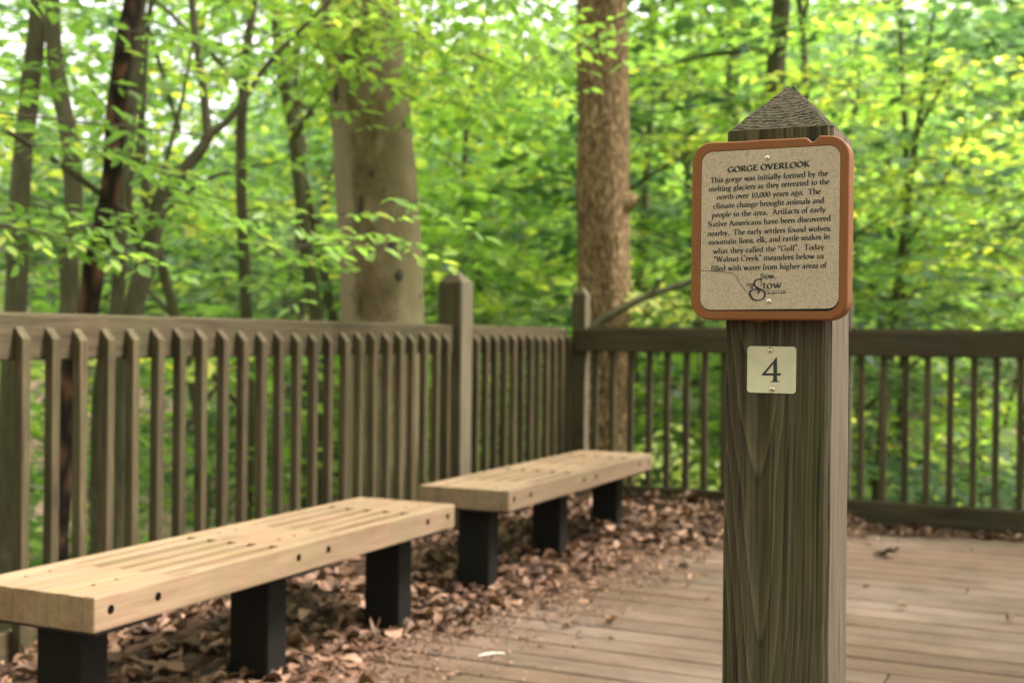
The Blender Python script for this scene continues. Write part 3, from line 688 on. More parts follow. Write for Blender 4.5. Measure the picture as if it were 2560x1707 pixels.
    for i, (t, xa, xb, za, zb) in enumerate(L):
        ink = Ink(); dz = -.0004
        if i == 0: ink.text(t, X(xa), X(xb), Z(za), Z(zb), .00455, y, .58, .24)
        else: ink.text(t, X(xa), X(xb), Z(za)+dz, Z(zb)+dz, .00445, y, .37, .16)
        o = ink.obj('lettering', S)
    # town emblem: swash S in front of "tow", rule and small lines
    E = Ink()
    sp = [(-.3719, 1.1519), (-.3732, 1.1532), (-.3777, 1.1528), (-.3808, 1.1493), (-.3803, 1.1449), (-.3749, 1.1413), (-.3695, 1.1386), (-.3668, 1.1351), (-.3685, 1.1289), (-.3747, 1.1260), (-.3818, 1.1272), (-.3859, 1.1325), (-.3855, 1.1378), (-.3806, 1.1404), (-.3757, 1.1395), (-.3744, 1.1369), (-.3775, 1.1342)]
    P_ = np.array([(X(a), Z(b)) for a, b in sp]); pts = []
    Pp = np.vstack([2*P_[0]-P_[1], P_, 2*P_[-1]-P_[-2]])
    for k in range(len(P_)-1):
        a, b, c, d = Pp[k:k+4]
        for u in np.linspace(0, 1, 6, endpoint=False): pts.append(.5*((2*b)+(-a+c)*u+(2*a-5*b+4*c-d)*u*u+(-a+3*b-3*c+d)*u**3))
    E.ribbon(pts, lambda a: .0016+.0013*abs(math.sin(a-.3)), y)
    E.ribbon([(X(-.3716), Z(1.1543)), (X(-.3718), Z(1.1440))], lambda a: .0013, y)
    E.text("tow", X(-.3705), X(-.3447), Z(1.1405), Z(1.1418), .0066, y, .34, .12)
    E.ribbon([(X(-.3879), Z(1.1379)), (X(-.3386), Z(1.1386))], lambda a: .0005, y)
    E.text("the place to grow", X(-.3640), X(-.3391), Z(1.1340), Z(1.1349), .0018, y, .42, .26)
    E.text("city", X(-.3915), X(-.3824), Z(1.1446), Z(1.1451), .0026, y, .42, .24)
    E.text("of", X(-.3869), X(-.3823), Z(1.1408), Z(1.1412), .0027, y, .42, .24)
    o = E.obj('emblem', S); o['label'] = 'town emblem with a large swash letter S'
    K = Ink()
    def crack(pts, w): K.ribbon([(X(a), Z(b)) for a, b in pts], lambda a: w, y-.00003)
    crack([(-.4530, 1.1655), (-.4378, 1.1647), (-.4250, 1.1634), (-.4102, 1.1614), (-.4075, 1.1596), (-.4048, 1.1566), (-.4020, 1.1520), (-.3995, 1.1472), (-.3930, 1.1400), (-.3874, 1.1327)], .0007)
    crack([(-.3874, 1.1327), (-.3850, 1.1300), (-.3805, 1.1265), (-.3780, 1.1240), (-.3767, 1.1200)], .0004)
    crack([(-.4530, 1.2032), (-.4480, 1.2025), (-.4436, 1.2023)], .0003); crack([(-.4043, 1.1990), (-.3990, 1.1960), (-.3937, 1.1915)], .0002)
    crack([(-.3768, 1.1137), (-.3332, 1.1143), (-.2860, 1.1149)], .0011); crack([(-.2860, 1.1149), (-.2800, 1.1162), (-.2755, 1.1195), (-.2736, 1.1250)], .0009)
    K.obj('crack', S, mat=M['crack'])
    K = Ink(); K.ribbon([(X(-.3938), Z(1.3200)), (X(-.3905), Z(1.3200))], lambda a: .0006, y); K.ribbon([(X(-.3922), Z(1.3205)), (X(-.3922), Z(1.3124))], lambda a: .0008, y-.00001)
    K.obj('rust_stain', S, mat=M['rust'])
    for x, z in ((-.3660, 1.3100), (-.3619, 1.1244)): screw(S, X(x), .0005, Z(z), .0035)
    # dark tar-like blob in the notch
    bm = bmesh.new(); bmesh.ops.create_icosphere(bm, subdivisions=2, radius=.0032, matrix=Matrix.Translation((X(-.3098), .006, Z(1.3283))) @ Matrix.Scale(.8, 4, (0, 1, 0)))
    for v in bm.verts: v.co += Vector([random.uniform(-.0006, .0006) for _ in range(3)])
    link('notch_resin', mesh_bm('notch_resin', bm, True), M['hole'], S)
    bm = bmesh.new(); bmesh.ops.create_icosphere(bm, subdivisions=2, radius=.006, matrix=Matrix.Translation((X(-.3760), .014, Z(1.1005))) @ Matrix.Scale(.45, 4, (0, 0, 1)) @ Matrix.Scale(1.7, 4, (1, 0, 0)))
    for v in bm.verts: v.co += Vector([random.uniform(-.0008, .0008) for _ in range(3)])
    link('splinter', mesh_bm('splinter', bm), M['frame'], S)
info_sign()
def number_plate():
    N = empty('number_plate', (-.3655, 1.5965, 1.0354)); tag(N, 'small cream square plate reading 4 screwed to the post below the sign', 'number plate')
    X = lambda x: x+.3655
    Z = lambda z: z-1.0354
    slab('plate', rrect(X(-.3979), X(-.3331), Z(1.0045), Z(1.0663), .0045, 6), 0, .0016, M['tin'], N, .0003, 1)
    bm = bmesh.new(); y = -.0004
    out = [(-.3593, 1.0519), (-.3580, 1.0519), (-.3578, 1.0310), (-.3525, 1.0314), (-.3531, 1.0281), (-.3578, 1.0279), (-.3576, 1.0221), (-.3566, 1.0208), (-.3537, 1.0201), (-.3537, 1.0195), (-.3671, 1.0192), (-.3671, 1.0198), (-.3641, 1.0205), (-.3631, 1.0218), (-.3628, 1.0278), (-.3783, 1.0275), (-.3785, 1.0283)]
    q = lambda *pts: bm.faces.new([bm.verts.new((X(a), y, Z(b))) for a, b in pts])
    st_l, st_r = (-.3629, 1.0431), (-.3579, 1.0519)
    q((-.3628, 1.0278), (-.3578, 1.0279), (-.3578, 1.0310), (-.3627, 1.0309))
    q((-.3627, 1.0309), (-.3578, 1.0310), (-.3580, 1.0519), (-.3593, 1.0519), (-.3630, 1.0468))
    q((-.3785, 1.0283), (-.3727, 1.0308), (-.3630, 1.0431), (-.3630, 1.0468))
    q((-.3783, 1.0275), (-.3628, 1.0278), (-.3627, 1.0309), (-.3727, 1.0308), (-.3785, 1.0283))
    q((-.3578, 1.0279), (-.3531, 1.0281), (-.3525, 1.0314), (-.3578, 1.0310))
    q((-.3576, 1.0221), (-.3578, 1.0279), (-.3628, 1.0278), (-.3631, 1.0218))
    q((-.3671, 1.0192), (-.3537, 1.0195), (-.3537, 1.0201), (-.3566, 1.0208), (-.3576, 1.0221), (-.3631, 1.0218), (-.3641, 1.0205), (-.3671, 1.0198))
    o = link('numeral', mesh_bm('numeral', bm), M['ink'], N)
    screw(N, X(-.3676), -.0002, Z(1.0608), .0040); screw(N, X(-.3645), -.0002, Z(1.0099), .0040)
number_plate()

# ------------------------------------------------------------------ leaves
def leaf_mesh(name, P, D, U, size, tone, mat, near=True, fold=.25, wid=.27):
    """P base points, D unit tip direction, U unit up (leaf normal)"""
    P = np.asarray(P); D = D/np.linalg.norm(D, axis=1)[:, None]
    S = np.cross(D, U); S /= (np.linalg.norm(S, axis=1)[:, None]+1e-9); U = np.cross(S, D)
    n = len(P); s = np.asarray(size)[:, None]
    if near:
        loc = [(0, 0, 0), (.28, wid*.85, fold), (.66, wid*.92, fold), (1, 0, 0), (.66, -wid*.92, fold), (.28, -wid*.85, fold)]
        V = np.stack([P+s*(a*D+b*S+abs(b)*c*U - (a*a*.16)*U) for a, b, c in loc], 1).reshape(-1, 3)
        i = np.arange(n)[:, None]*6; F = np.concatenate([i+[[0, 1, 2, 3]], i+[[0, 3, 4, 5]]], 0)
        t = np.repeat(tone, 6)
    else:
        loc = [(0, 0, 0), (.45, wid*1.15, fold*.5), (1, 0, 0), (.45, -wid*1.15, fold*.5)]
        V = np.stack([P+s*(a*D+b*S+abs(b)*c*U) for a, b, c in loc], 1).reshape(-1, 3)
        F = np.arange(n*4).reshape(n, 4); t = np.repeat(tone, 4)
    return np_mesh(name, V, F, t)
def sprays(orig, direc, length, step, leafsize, rg, droop=.25, plane=.22, tbase=.4, tvar=.18):
    """flat feathery sprays of alternate leaves; returns leaf arrays and twig paths"""
    Ps, Ds, Us, Ss, Ts, tw = [], [], [], [], [], []
    for o, d, L in zip(orig, direc, length):
        d = np.array(d, float); d /= np.linalg.norm(d); side = np.cross(d, [0, 0, 1.]); side /= np.linalg.norm(side)+1e-9
        side = side+np.array([0, 0, rg.normal(0, plane)]); n = max(3, int(L/(step*2.2)))
        tb = tbase+rg.normal(0, tvar); dr = droop*rg.uniform(.4, 1.5)
        tw.append([(*(np.array(o)+d*L*t+np.array([0, 0, -dr*L*t*t])), max(.0015, .006*L*(1-t)+.001)) for t in (0, .33, .66, 1)])
        for k in range(n):
            t = (k+.5)/n; p = np.array(o)+d*L*t+np.array([0, 0, -dr*L*t*t])
            for sg in (-1, 1):
                l = L*.42*(1-t*.75)*rg.uniform(.6, 1.1); dd = d*.62+side*sg*.8; dd /= np.linalg.norm(dd); m = max(2, int(l/step))
                for j in range(m):
                    q = p+dd*l*(j+.6)/m+np.array([0, 0, -dr*.5*l*((j+1)/m)**2])
                    s2 = 1 if j % 2 else -1
                    ld = dd*.75+s2*(side if sg > 0 else side)*.0+np.cross(dd, [0, 0, 1.])*s2*.55+rg.normal(0, .16, 3)+np.array([0, 0, -.18])
                    Ps.append(q); Ds.append(ld); Us.append(np.array([0, 0, 1.])+rg.normal(0, .26, 3)); Ss.append(leafsize*rg.uniform(.65, 1.2)); Ts.append(tb+rg.normal(0, .07)+(.30 if rg.random() < .03 else 0))
    return np.array(Ps), np.array(Ds), np.array(Us), np.array(Ss), np.clip(np.array(Ts), 0, 1), tw
def tree(name, label, cat, base, paths, bark, crown=None, leafm=None, sides=12, lump=.03, group=None, seed=1, extra=None):
    t = empty(name, base); tag(t, label, cat, group); bx = np.array(base)
    V, F = tube([[(p[0]-bx[0], p[1]-bx[1], p[2]-bx[2], p[3]) for p in q] for q in paths], sides, lump, seed=seed)
    link('trunk', np_mesh('trunk', V, F, smooth=True), bark, t)
    if crown is not None:
        P, D, U, S, T, tw = crown
        link('crown', leaf_mesh('crown', P-bx, D, U, S, T, None, True), leafm, t)
        if tw:
            V, F = tube([[(p[0]-bx[0], p[1]-bx[1], p[2]-bx[2], p[3]) for p in q] for q in tw], 4, 0, subdiv=1)
            link('twigs', np_mesh('twigs', V, F), M['twig'], t)['kind'] = 'stuff'
    return t
def gz(x, y): return float(ground_z(x, y))
def down(pts, flare=1.35):
    """extend a traced trunk to the ground and make it taller than the frame"""
    a = pts[-1]; z = gz(a[0], a[1]); out = list(pts)
    if a[2] > z: out.append((a[0], a[1], z-.15, a[3]*flare))
    return out
def rise(pts, top, lean=(0, 0), r=.5):
    a = pts[0]; k = [(a[0]+lean[0]*f, a[1]+lean[1]*f, a[2]+(top-a[2])*f, a[3]*(1-(1-r)*f)) for f in (1, .66, .33)]
    return k+list(pts)
rg0 = np.random.default_rng(77)
def cloud_sprays(center, rad, n, L, rg, layers=None, out=.7):
    """origins/directions of sprays filling an ellipsoid, layered like beech foliage"""
    O, D = [], []
    for _ in range(n):
        v = rg.normal(0, 1, 3); v /= np.linalg.norm(v); v *= rg.uniform(.35, 1)**.5
        p = np.array(center)+v*np.array(rad)
        if layers: p[2] = center[2]+round((p[2]-center[2])/layers)*layers+rg.normal(0, .06)
        az = math.atan2(v[1], v[0])+rg.normal(0, .8)
        D.append((math.cos(az)*out, math.sin(az)*out, rg.uniform(-.15, .25))); O.append(p-np.array(D[-1])*L*.5)
    return O, D, rg.uniform(.6, 1.25, n)*L

T = {
'T1': [(-5.3, 5.04, 3.3, 0.046), (-5.3, 5.04, 2.93, 0.049), (-5.32, 5.03, 2.64, 0.051), (-5.35, 5.01, 2.3, 0.054), (-5.38, 5.0, 1.95, 0.056), (-5.39, 4.99, 1.56, 0.059), (-5.4, 4.99, 1.22, 0.061), (-5.43, 4.97, 0.49, 0.064), (-5.45, 4.96, -0.25, 0.066)],
'T2': [(-4.93, 4.77, 3.17, 0.039), (-4.92, 4.78, 2.61, 0.041), (-4.88, 4.79, 2.34, 0.044), (-4.83, 4.81, 2.07, 0.046), (-4.81, 4.82, 1.75, 0.048), (-4.83, 4.81, 1.48, 0.051), (-4.82, 4.81, 1.21, 0.053), (-4.86, 4.79, 0.76, 0.055), (-4.88, 4.78, -0.05, 0.057)],
'T3': [(-4.14, 4.59, 3.01, 0.042), (-4.19, 4.57, 2.67, 0.044), (-4.22, 4.55, 2.49, 0.045), (-4.25, 4.54, 2.24, 0.046), (-4.26, 4.53, 2.0, 0.047), (-4.27, 4.52, 1.8, 0.048), (-4.29, 4.51, 1.65, 0.049), (-4.33, 4.49, 1.45, 0.05), (-4.37, 4.48, 1.17, 0.052), (-4.44, 4.44, 0.87, 0.053), (-4.47, 4.42, 0.57, 0.054), (-4.49, 4.41, -0.07, 0.055)],
'T4': [(-4.61, 5.14, 3.24, 0.031), (-4.65, 5.12, 2.77, 0.032), (-4.67, 5.11, 2.49, 0.034), (-4.7, 5.1, 2.11, 0.035), (-4.72, 5.08, 1.77, 0.036), (-4.74, 5.07, 1.18, 0.038), (-4.82, 5.03, 0.75, 0.039), (-4.82, 5.03, -0.2, 0.04)],
'T5': [(-4.04, 4.96, 2.08, 0.029), (-4.07, 4.95, 2.02, 0.029), (-4.18, 4.9, 1.87, 0.038), (-4.25, 4.86, 1.77, 0.04), (-4.28, 4.85, 1.63, 0.042), (-4.32, 4.83, 1.43, 0.053), (-4.38, 4.8, 1.17, 0.051), (-4.42, 4.78, 0.77, 0.049), (-4.43, 4.77, -0.12, 0.053)],
'T5a': [(-4.14, 4.92, 3.0, 0.016), (-4.12, 4.93, 2.71, 0.018), (-4.09, 4.94, 2.49, 0.02), (-4.06, 4.95, 2.29, 0.022), (-4.04, 4.96, 2.07, 0.025)],
'T5b': [(-3.3, 5.3, 3.0, 0.005), (-3.52, 5.21, 2.74, 0.009), (-3.68, 5.13, 2.56, 0.012), (-3.8, 5.08, 2.41, 0.014), (-3.92, 5.02, 2.2, 0.017), (-4.05, 4.96, 2.07, 0.02)],
'T5c': [(-4.32, 4.83, 1.44, 0.02), (-4.38, 4.8, 1.59, 0.018), (-4.4, 4.79, 1.82, 0.016), (-4.35, 4.82, 2.11, 0.013), (-4.33, 4.83, 2.6, 0.009)],
'T5d': [(-4.26, 4.86, 1.75, 0.013), (-4.25, 4.86, 1.86, 0.012), (-4.2, 4.89, 2.11, 0.01), (-4.15, 4.91, 2.33, 0.008), (-4.1, 4.94, 2.71, 0.005)],
'T5e': [(-4.28, 4.85, 1.66, 0.011), (-4.05, 4.95, 1.85, 0.01), (-3.87, 5.04, 1.92, 0.008), (-3.71, 5.11, 1.95, 0.005)],
'T1b': [(-5.28, 5.05, 2.88, 0.02), (-5.41, 4.99, 3.08, 0.012), (-5.6, 4.9, 3.6, .006)],
'T6': [(-7.2, 9.9, 3.86, 0.052), (-7.11, 9.93, 3.39, 0.055), (-7.06, 9.96, 3.09, 0.058), (-6.99, 9.99, 2.44, 0.061), (-6.94, 10.01, 1.97, 0.064), (-6.85, 10.05, 1.36, 0.067), (-6.81, 10.06, 0.5, 0.07), (-6.8, 10.06, -0.36, 0.073)],
'B': [(-4.13, 6.48, 3.86, 0.229), (-4.11, 6.48, 3.31, 0.24), (-4.07, 6.5, 2.83, 0.248), (-4.0, 6.53, 2.08, 0.257), (-3.95, 6.55, 1.15, 0.257), (-3.93, 6.55, 0.44, 0.262), (-3.92, 6.55, -0.24, 0.3)],
'O': [(-3.14, 8.15, 4.28, 0.169), (-3.12, 8.15, 3.5, 0.175), (-3.1, 8.16, 2.56, 0.188), (-3.09, 8.16, 1.93, 0.194), (-3.08, 8.17, 1.18, 0.194), (-3.06, 8.17, 0.37, 0.194), (-3.04, 8.17, -0.19, 0.219)],
'R': [(-2.57, 11.51, 5.12, 0.083), (-2.58, 11.5, 4.29, 0.087), (-2.61, 11.48, 3.8, 0.092), (-2.64, 11.47, 3.22, 0.097), (-2.65, 11.46, 2.23, 0.102), (-2.65, 11.45, 0.99, 0.107), (-2.64, 11.45, 0.16, 0.112)],
'Rb': [(-2.63, 11.48, 3.81, 0.033), (-2.93, 11.34, 3.8, 0.026), (-3.3, 11.16, 3.74, 0.019), (-3.68, 10.99, 3.6, 0.012)],
'R2': [(-1.77, 13.54, 5.19, 0.028), (-1.73, 13.55, 3.89, 0.033), (-1.67, 13.58, 2.86, 0.037), (-1.67, 13.57, 1.46, 0.042), (-1.7, 13.55, 0.06, 0.047)],
'R3': [(-3.88, 14.76, 5.54, 0.075), (-3.91, 14.74, 3.92, 0.081), (-3.85, 14.76, 2.57, 0.086), (-3.77, 14.79, 0.42, 0.092), (-3.76, 14.79, -0.66, 0.097)],
}
SPB = [(-3.73, 5.6, 2.76), (-3.8, 5.99, 2.91), (-3.55, 5.86, 2.74), (-3.59, 6.17, 2.88), (-3.79, 6.1, 2.66), (-3.27, 5.58, 2.44), (-3.09, 5.59, 2.7), (-3.42, 6.56, 2.88), (-2.96, 5.99, 2.8), (-2.82, 6.02, 2.68), (-3.66, 6.67, 2.77), (-2.78, 6.36, 2.85), (-4.29, 6.16, 2.9), (-4.17, 5.72, 2.89), (-3.96, 6.04, 2.99), (-3.37, 5.65, 2.86), (-3.22, 6.38, 3.03), (-3.05, 6.78, 2.79), (-3.08, 6.29, 2.56)]
SPL = [(-4.25, 3.97, 2.0), (-4.27, 4.3, 2.04), (-3.92, 4.27, 1.99), (-3.86, 4.56, 1.99), (-4.55, 4.26, 1.74), (-3.94, 3.92, 1.62), (-3.76, 3.95, 1.56), (-4.64, 4.45, 1.55), (-4.31, 3.96, 1.58), (-3.79, 4.18, 1.72), (-4.12, 4.87, 1.77), (-3.59, 4.54, 1.73), (-3.67, 4.91, 1.71), (-3.28, 4.69, 1.66), (-3.2, 4.9, 1.76), (-2.91, 4.5, 1.53), (-3.62, 4.71, 1.57), (-3.56, 4.99, 1.52), (-3.84, 4.48, 1.53), (-4.54, 4.4, 2.31), (-4.64, 4.28, 2.48), (-3.88, 3.95, 2.39), (-4.15, 4.6, 2.57), (-3.84, 4.56, 2.45), (-3.45, 4.42, 2.4)]
SPR = [(-3.07, 9.74, 3.17), (-2.93, 10.44, 3.18), (-2.57, 10.24, 3.3), (-3.09, 10.48, 2.85), (-2.79, 10.67, 2.94), (-1.86, 9.94, 3.4), (-1.58, 9.96, 3.1), (-1.47, 11.73, 3.63), (-1.0, 10.75, 3.2), (-0.67, 10.85, 3.49), (-0.6, 12.46, 3.25), (-0.96, 11.2, 2.79), (-1.57, 11.68, 2.54), (-1.13, 11.13, 2.22), (-0.77, 11.64, 2.3), (-0.51, 10.74, 1.88), (-1.05, 11.5, 1.79), (-1.53, 11.76, 1.73), (-0.78, 11.39, 1.44), (-1.73, 11.41, 2.87), (-0.53, 11.82, 2.59), (-3.19, 9.31, 3.17), (-3.55, 10.6, 3.93), (-3.03, 10.49, 3.85)]
def around(pts, L, dirs, rg, k=1, spread=.15):
    O, D, LL = [], [], []
    for p in pts:
        for _ in range(k):
            d = np.array(dirs)+rg.normal(0, .35, 3)*np.array([1, 1, .3]); d /= np.linalg.norm(d); l = L*rg.uniform(.6, 1.2)
            O.append(np.array(p)+rg.normal(0, spread, 3)*np.array([1, 1, .6])-d*l*.5); D.append(d); LL.append(l)
    return O, D, LL
def catcrown(*cs):
    return tuple(np.concatenate([c[i] for c in cs]) for i in range(5))+(sum((c[5] for c in cs), []),)

# left clump of slim grey trees
cl = sprays(*around(SPL, .62, (.75, .1, -.02), np.random.default_rng(5), 2, .16), .060, .088, np.random.default_rng(6), .22, .2, .42, .13)
cl2 = sprays(*cloud_sprays((-4.6, 4.6, 4.6), (1.9, 1.8, 1.3), 120, .8, np.random.default_rng(8), .5), .075, .085, np.random.default_rng(9))
tree('beech_tree', 'slim grey tree forking into slanting limbs, its leafy sprays hanging over the long fence', 'tree', (-4.43, 4.77, gz(-4.4, 4.8)),
     [down(T['T5'])]+[T[k] for k in ('T5a', 'T5b', 'T5c', 'T5d', 'T5e')]+[[(-4.14, 3.59, 1.97, 0.006), (-4.04, 3.64, 1.97, 0.005), (-3.83, 3.74, 1.95, 0.004), (-3.55, 3.87, 1.92, 0.004), (-3.27, 4.0, 1.89, 0.003)], [(-4.14, 3.59, 1.97, .006), (-4.35, 3.9, 1.98, .010), (-4.44, 4.3, 1.9, .014), (-4.3, 4.83, 1.6, .018)]],
     M['thin'], catcrown(cl, cl2), G1, 10, .03, None, 3)
for k, lab, bark, top, leaf in (('T1', 'leftmost slim grey trunk rising behind the long fence', 'thin', 7.5, 1), ('T2', 'slim grey trunk with a slight kink, left of the dark dead trunk', 'thin', 7., 1),
                          ('T3', 'dark reddish dead trunk leaning to the right behind the long fence', 'dead', 5.5, 0), ('T4', 'thinnest straight grey trunk, just right of the dark dead trunk', 'thin', 6.5, 1)):
    a = T[k][-1]; P = rise(down(T[k]), top, (.15, .1), .45); paths = [P]
    if k == 'T1': paths.append(T['T1b'])
    cr = None
    if leaf:
        rr = np.random.default_rng(len(k)+ord(k[1])); x, y = P[0][0], P[0][1]
        cr = sprays(*cloud_sprays((x-.3, y, top-1.6), (1.5, 1.5, 1.6), 70, .8, rr, .5), .075, .085, rr)
    tree('slim_tree' if leaf else 'dead_tree', lab, 'tree', (a[0], a[1], gz(a[0], a[1])), paths, M[bark], cr, G1, 12, .05 if leaf else .12, None, ord(k[1]))

# big smooth trunk
cb = sprays(*around(SPB+SPB[12:15], .62, (.3, -.35, -.25), np.random.default_rng(15), 3, .20), .062, .095, np.random.default_rng(16), .3, .3, .50, .13)
rB = np.random.default_rng(18)
cb2 = sprays(*cloud_sprays((-3.0, 6.8, 7.6), (3.6, 3.4, 2.2), 330, 1.25, rB, .7), .13, .16, rB)
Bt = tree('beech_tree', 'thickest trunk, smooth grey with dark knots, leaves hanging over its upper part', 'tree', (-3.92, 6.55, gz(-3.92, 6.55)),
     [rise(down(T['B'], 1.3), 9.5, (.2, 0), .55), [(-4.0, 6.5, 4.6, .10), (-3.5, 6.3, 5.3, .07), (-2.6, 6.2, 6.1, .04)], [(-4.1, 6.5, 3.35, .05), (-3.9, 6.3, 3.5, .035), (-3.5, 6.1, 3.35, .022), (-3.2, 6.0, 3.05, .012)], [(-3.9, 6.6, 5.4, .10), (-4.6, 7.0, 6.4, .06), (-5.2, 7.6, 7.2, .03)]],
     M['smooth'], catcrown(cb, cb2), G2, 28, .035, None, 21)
bz = gz(-3.92, 6.55)
# knots on the side of the trunk that faces the deck
def knot(hx, z, w, h):
    """hx: -1..1 across the trunk as seen from the deck"""
    P = T['B'][::-1]; cx = np.interp(z, [p[2] for p in P], [p[0] for p in P]); cy = np.interp(z, [p[2] for p in P], [p[1] for p in P]); r = np.interp(z, [p[2] for p in P], [p[3] for p in P])
    to = math.atan2(-cy, -cx)+math.asin(hx)       # angle around trunk
    d = Vector((math.cos(to), math.sin(to), 0)); bm = bmesh.new()
    bmesh.ops.create_icosphere(bm, subdivisions=2, radius=1)
    s = Vector((-d.y, d.x, 0))
    for v in bm.verts:
        c = v.co*random.uniform(.9, 1.1); v.co = d*(r*.985+c.x*.012)+s*(c.y*w*1.35)+Vector((0, 0, c.z*h*1.3))
    o = link('knot', mesh_bm('knot', bm, True), M['knot'], Bt, (cx+3.92, cy-6.55, z-bz))
M['knot'] = flat('knot_bark', (.035, .027, .020), .95, 0, .4, 30)
for a in ((.33, 2.24, .022, .030), (-.10, 2.05, .013, .020), (.16, 1.95, .012, .018), (.30, 1.62, .018, .022), (.46, 1.44, .020, .030), (.52, 1.02, .012, .013), (-.80, 2.58, .018, .075), (.78, 2.36, .05, .035), (.60, 2.30, .045, .012), (.92, 1.88, .03, .03), (-.38, 1.86, .014, .06), (.93, 1.30, .02, .05)): knot(*a)

rO = np.random.default_rng(31)
co = sprays(*cloud_sprays((-2.2, 8.6, 7.8), (3.4, 3.2, 1.9), 260, 1.25, rO, .7), .13, .16, rO)
tree('oak_tree', 'straight trunk with rough furrowed brown bark behind the fence corner', 'tree', (-3.04, 8.17, gz(-3.04, 8.17)),
     [rise(down(T['O'], 1.2), 9.0, (.1, .1), .6), [(-3.05, 8.15, 5.6, .09), (-2.3, 8.4, 6.4, .06), (-1.4, 8.7, 7.0, .03)], [(-3.0, 8.15, 2.02, .10), (-2.93, 8.16, 2.04, .09), (-2.86, 8.17, 2.05, .05), (-2.83, 8.17, 2.05, .02)]],
     M['rough'], co, G2, 28, .04, None, 33)

# right side: pale, sunlit understory trees
rR = np.random.default_rng(41)
cr_ = sprays(*around(SPR[:5]+SPR[21:], 1.0, (-.5, -.5, -.05), rR, 4, .28), .10, .105, rR, .2, .22, .58, .14)
tree('understory_tree', 'dark slim trunk above the sign post with a level limb and yellow green leaves', 'tree', (-2.64, 11.45, gz(-2.64, 11.45)),
     [rise(down(T['R']), 8., (.1, .1), .5), T['Rb']], M['thin'], catcrown(cr_, sprays(*cloud_sprays((-2.6, 11.5, 6.0), (2.2, 2.2, 1.5), 100, 1.1, rR, .6), .12, .14, rR)), G2, 12, .04, None, 43)
rR = np.random.default_rng(51)
cr2 = sprays(*around(SPR[5:21], 1.2, (-.3, -.6, -.05), rR, 7, .38), .10, .105, rR, .2, .22, .62, .15)
tree('understory_tree', 'thin stem with broad layers of bright yellow green leaves right of the sign', 'tree', (-1.7, 13.55, gz(-1.7, 13.55)),
     [rise(down(T['R2']), 7., (.2, 0), .5), [(-1.7, 13.5, 2.0, .03), (-1.2, 12.4, 2.6, .02), (-.9, 11.4, 2.9, .012)], [(-1.7, 13.5, 3.0, .03), (-1.3, 12.2, 3.3, .02), (-1.0, 11.0, 3.4, .012)]], M['thin'], cr2, G2, 8, .04, None, 53)
tree('understory_tree', 'dim trunk deeper in the wood between the rough trunk and the sign', 'tree', (-3.76, 14.79, gz(-3.76, 14.79)), [rise(down(T['R3']), 9, (.2, .2), .5)], M['thin'],
     sprays(*cloud_sprays((-3.6, 14.6, 6.2), (2.4, 2.4, 2.4), 120, 1.2, rR, .6), .13, .15, rR), G1, 10, .05, None, 55)
tree('understory_tree', 'dark leaning trunk between the forked tree and the thickest trunk', 'tree', (-6.8, 10.06, gz(-6.8, 10.06)), [rise(down(T['T6']), 8, (-.4, 0), .5), [(-7.05, 9.96, 3.0, .03), (-6.6, 9.8, 3.4, .02), (-6.1, 9.6, 3.6, .01)]], M['thin'],
     sprays(*cloud_sprays((-7.0, 10., 5.6), (2.2, 2.2, 1.8), 100, 1.1, rR, .6), .12, .14, rR), G1, 12, .05, None, 57)

# broken limb lying against the far fence and yellowing sapling
V, F = tube([[(-3.09, 7.83, 1.07, 0.027), (-3.01, 7.86, 1.17, 0.027), (-2.88, 7.92, 1.26, 0.028), (-2.71, 8.01, 1.36, 0.028), (-2.5, 8.1, 1.44, 0.021), (-2.29, 8.2, 1.53, 0.015), (-2.0, 8.3, 1.62, .008)], [(-3.09, 7.83, 1.07, .027), (-3.3, 7.72, .5, .03), (-3.5, 7.6, gz(-3.5, 7.6)-.05, .033)], [(-2.71, 8.01, 1.36, .016), (-2.60, 8.02, 1.47, .010), (-2.55, 8.0, 1.55, .004)]], 9, .10, seed=4)
tag(link('fallen_limb', np_mesh('fallen_limb', V, F, smooth=True), M['thin']), 'bare broken limb propped against the rough brown trunk at the fence corner', 'branch')
rs = np.random.default_rng(61)
sp1 = sprays(*around([(-2.62, 8.27, 1.34), (-2.73, 8.22, 1.36), (-2.53, 8.31, 1.28)], .42, (-.4, -.5, -.1), rs, 3, .08), .06, .085, rs, .25, .3, .6, .25)
sp2 = sprays(*around([(-2.86, 8.15, 0.29), (-2.63, 8.26, 0.35), (-2.44, 8.35, 0.2), (-2.55, 8.3, 0.04), (-2.38, 8.37, -0.02), (-2.77, 8.19, 0.07)], .42, (-.4, -.5, -.1), rs, 4, .10), .06, .085, rs, .25, .3, .35, .25)
tree('sapling', 'low sapling with pale yellowing leaves behind the fence corner', 'sapling', (-2.4, 8.5, gz(-2.4, 8.5)), [[(-2.4, 8.5, gz(-2.4, 8.5), .014), (-2.42, 8.45, .3, .011), (-2.45, 8.42, .9, .008), (-2.5, 8.4, 1.45, .004)]], M['thin'], catcrown(sp1, sp2), G4, 6, 0, None, 3)

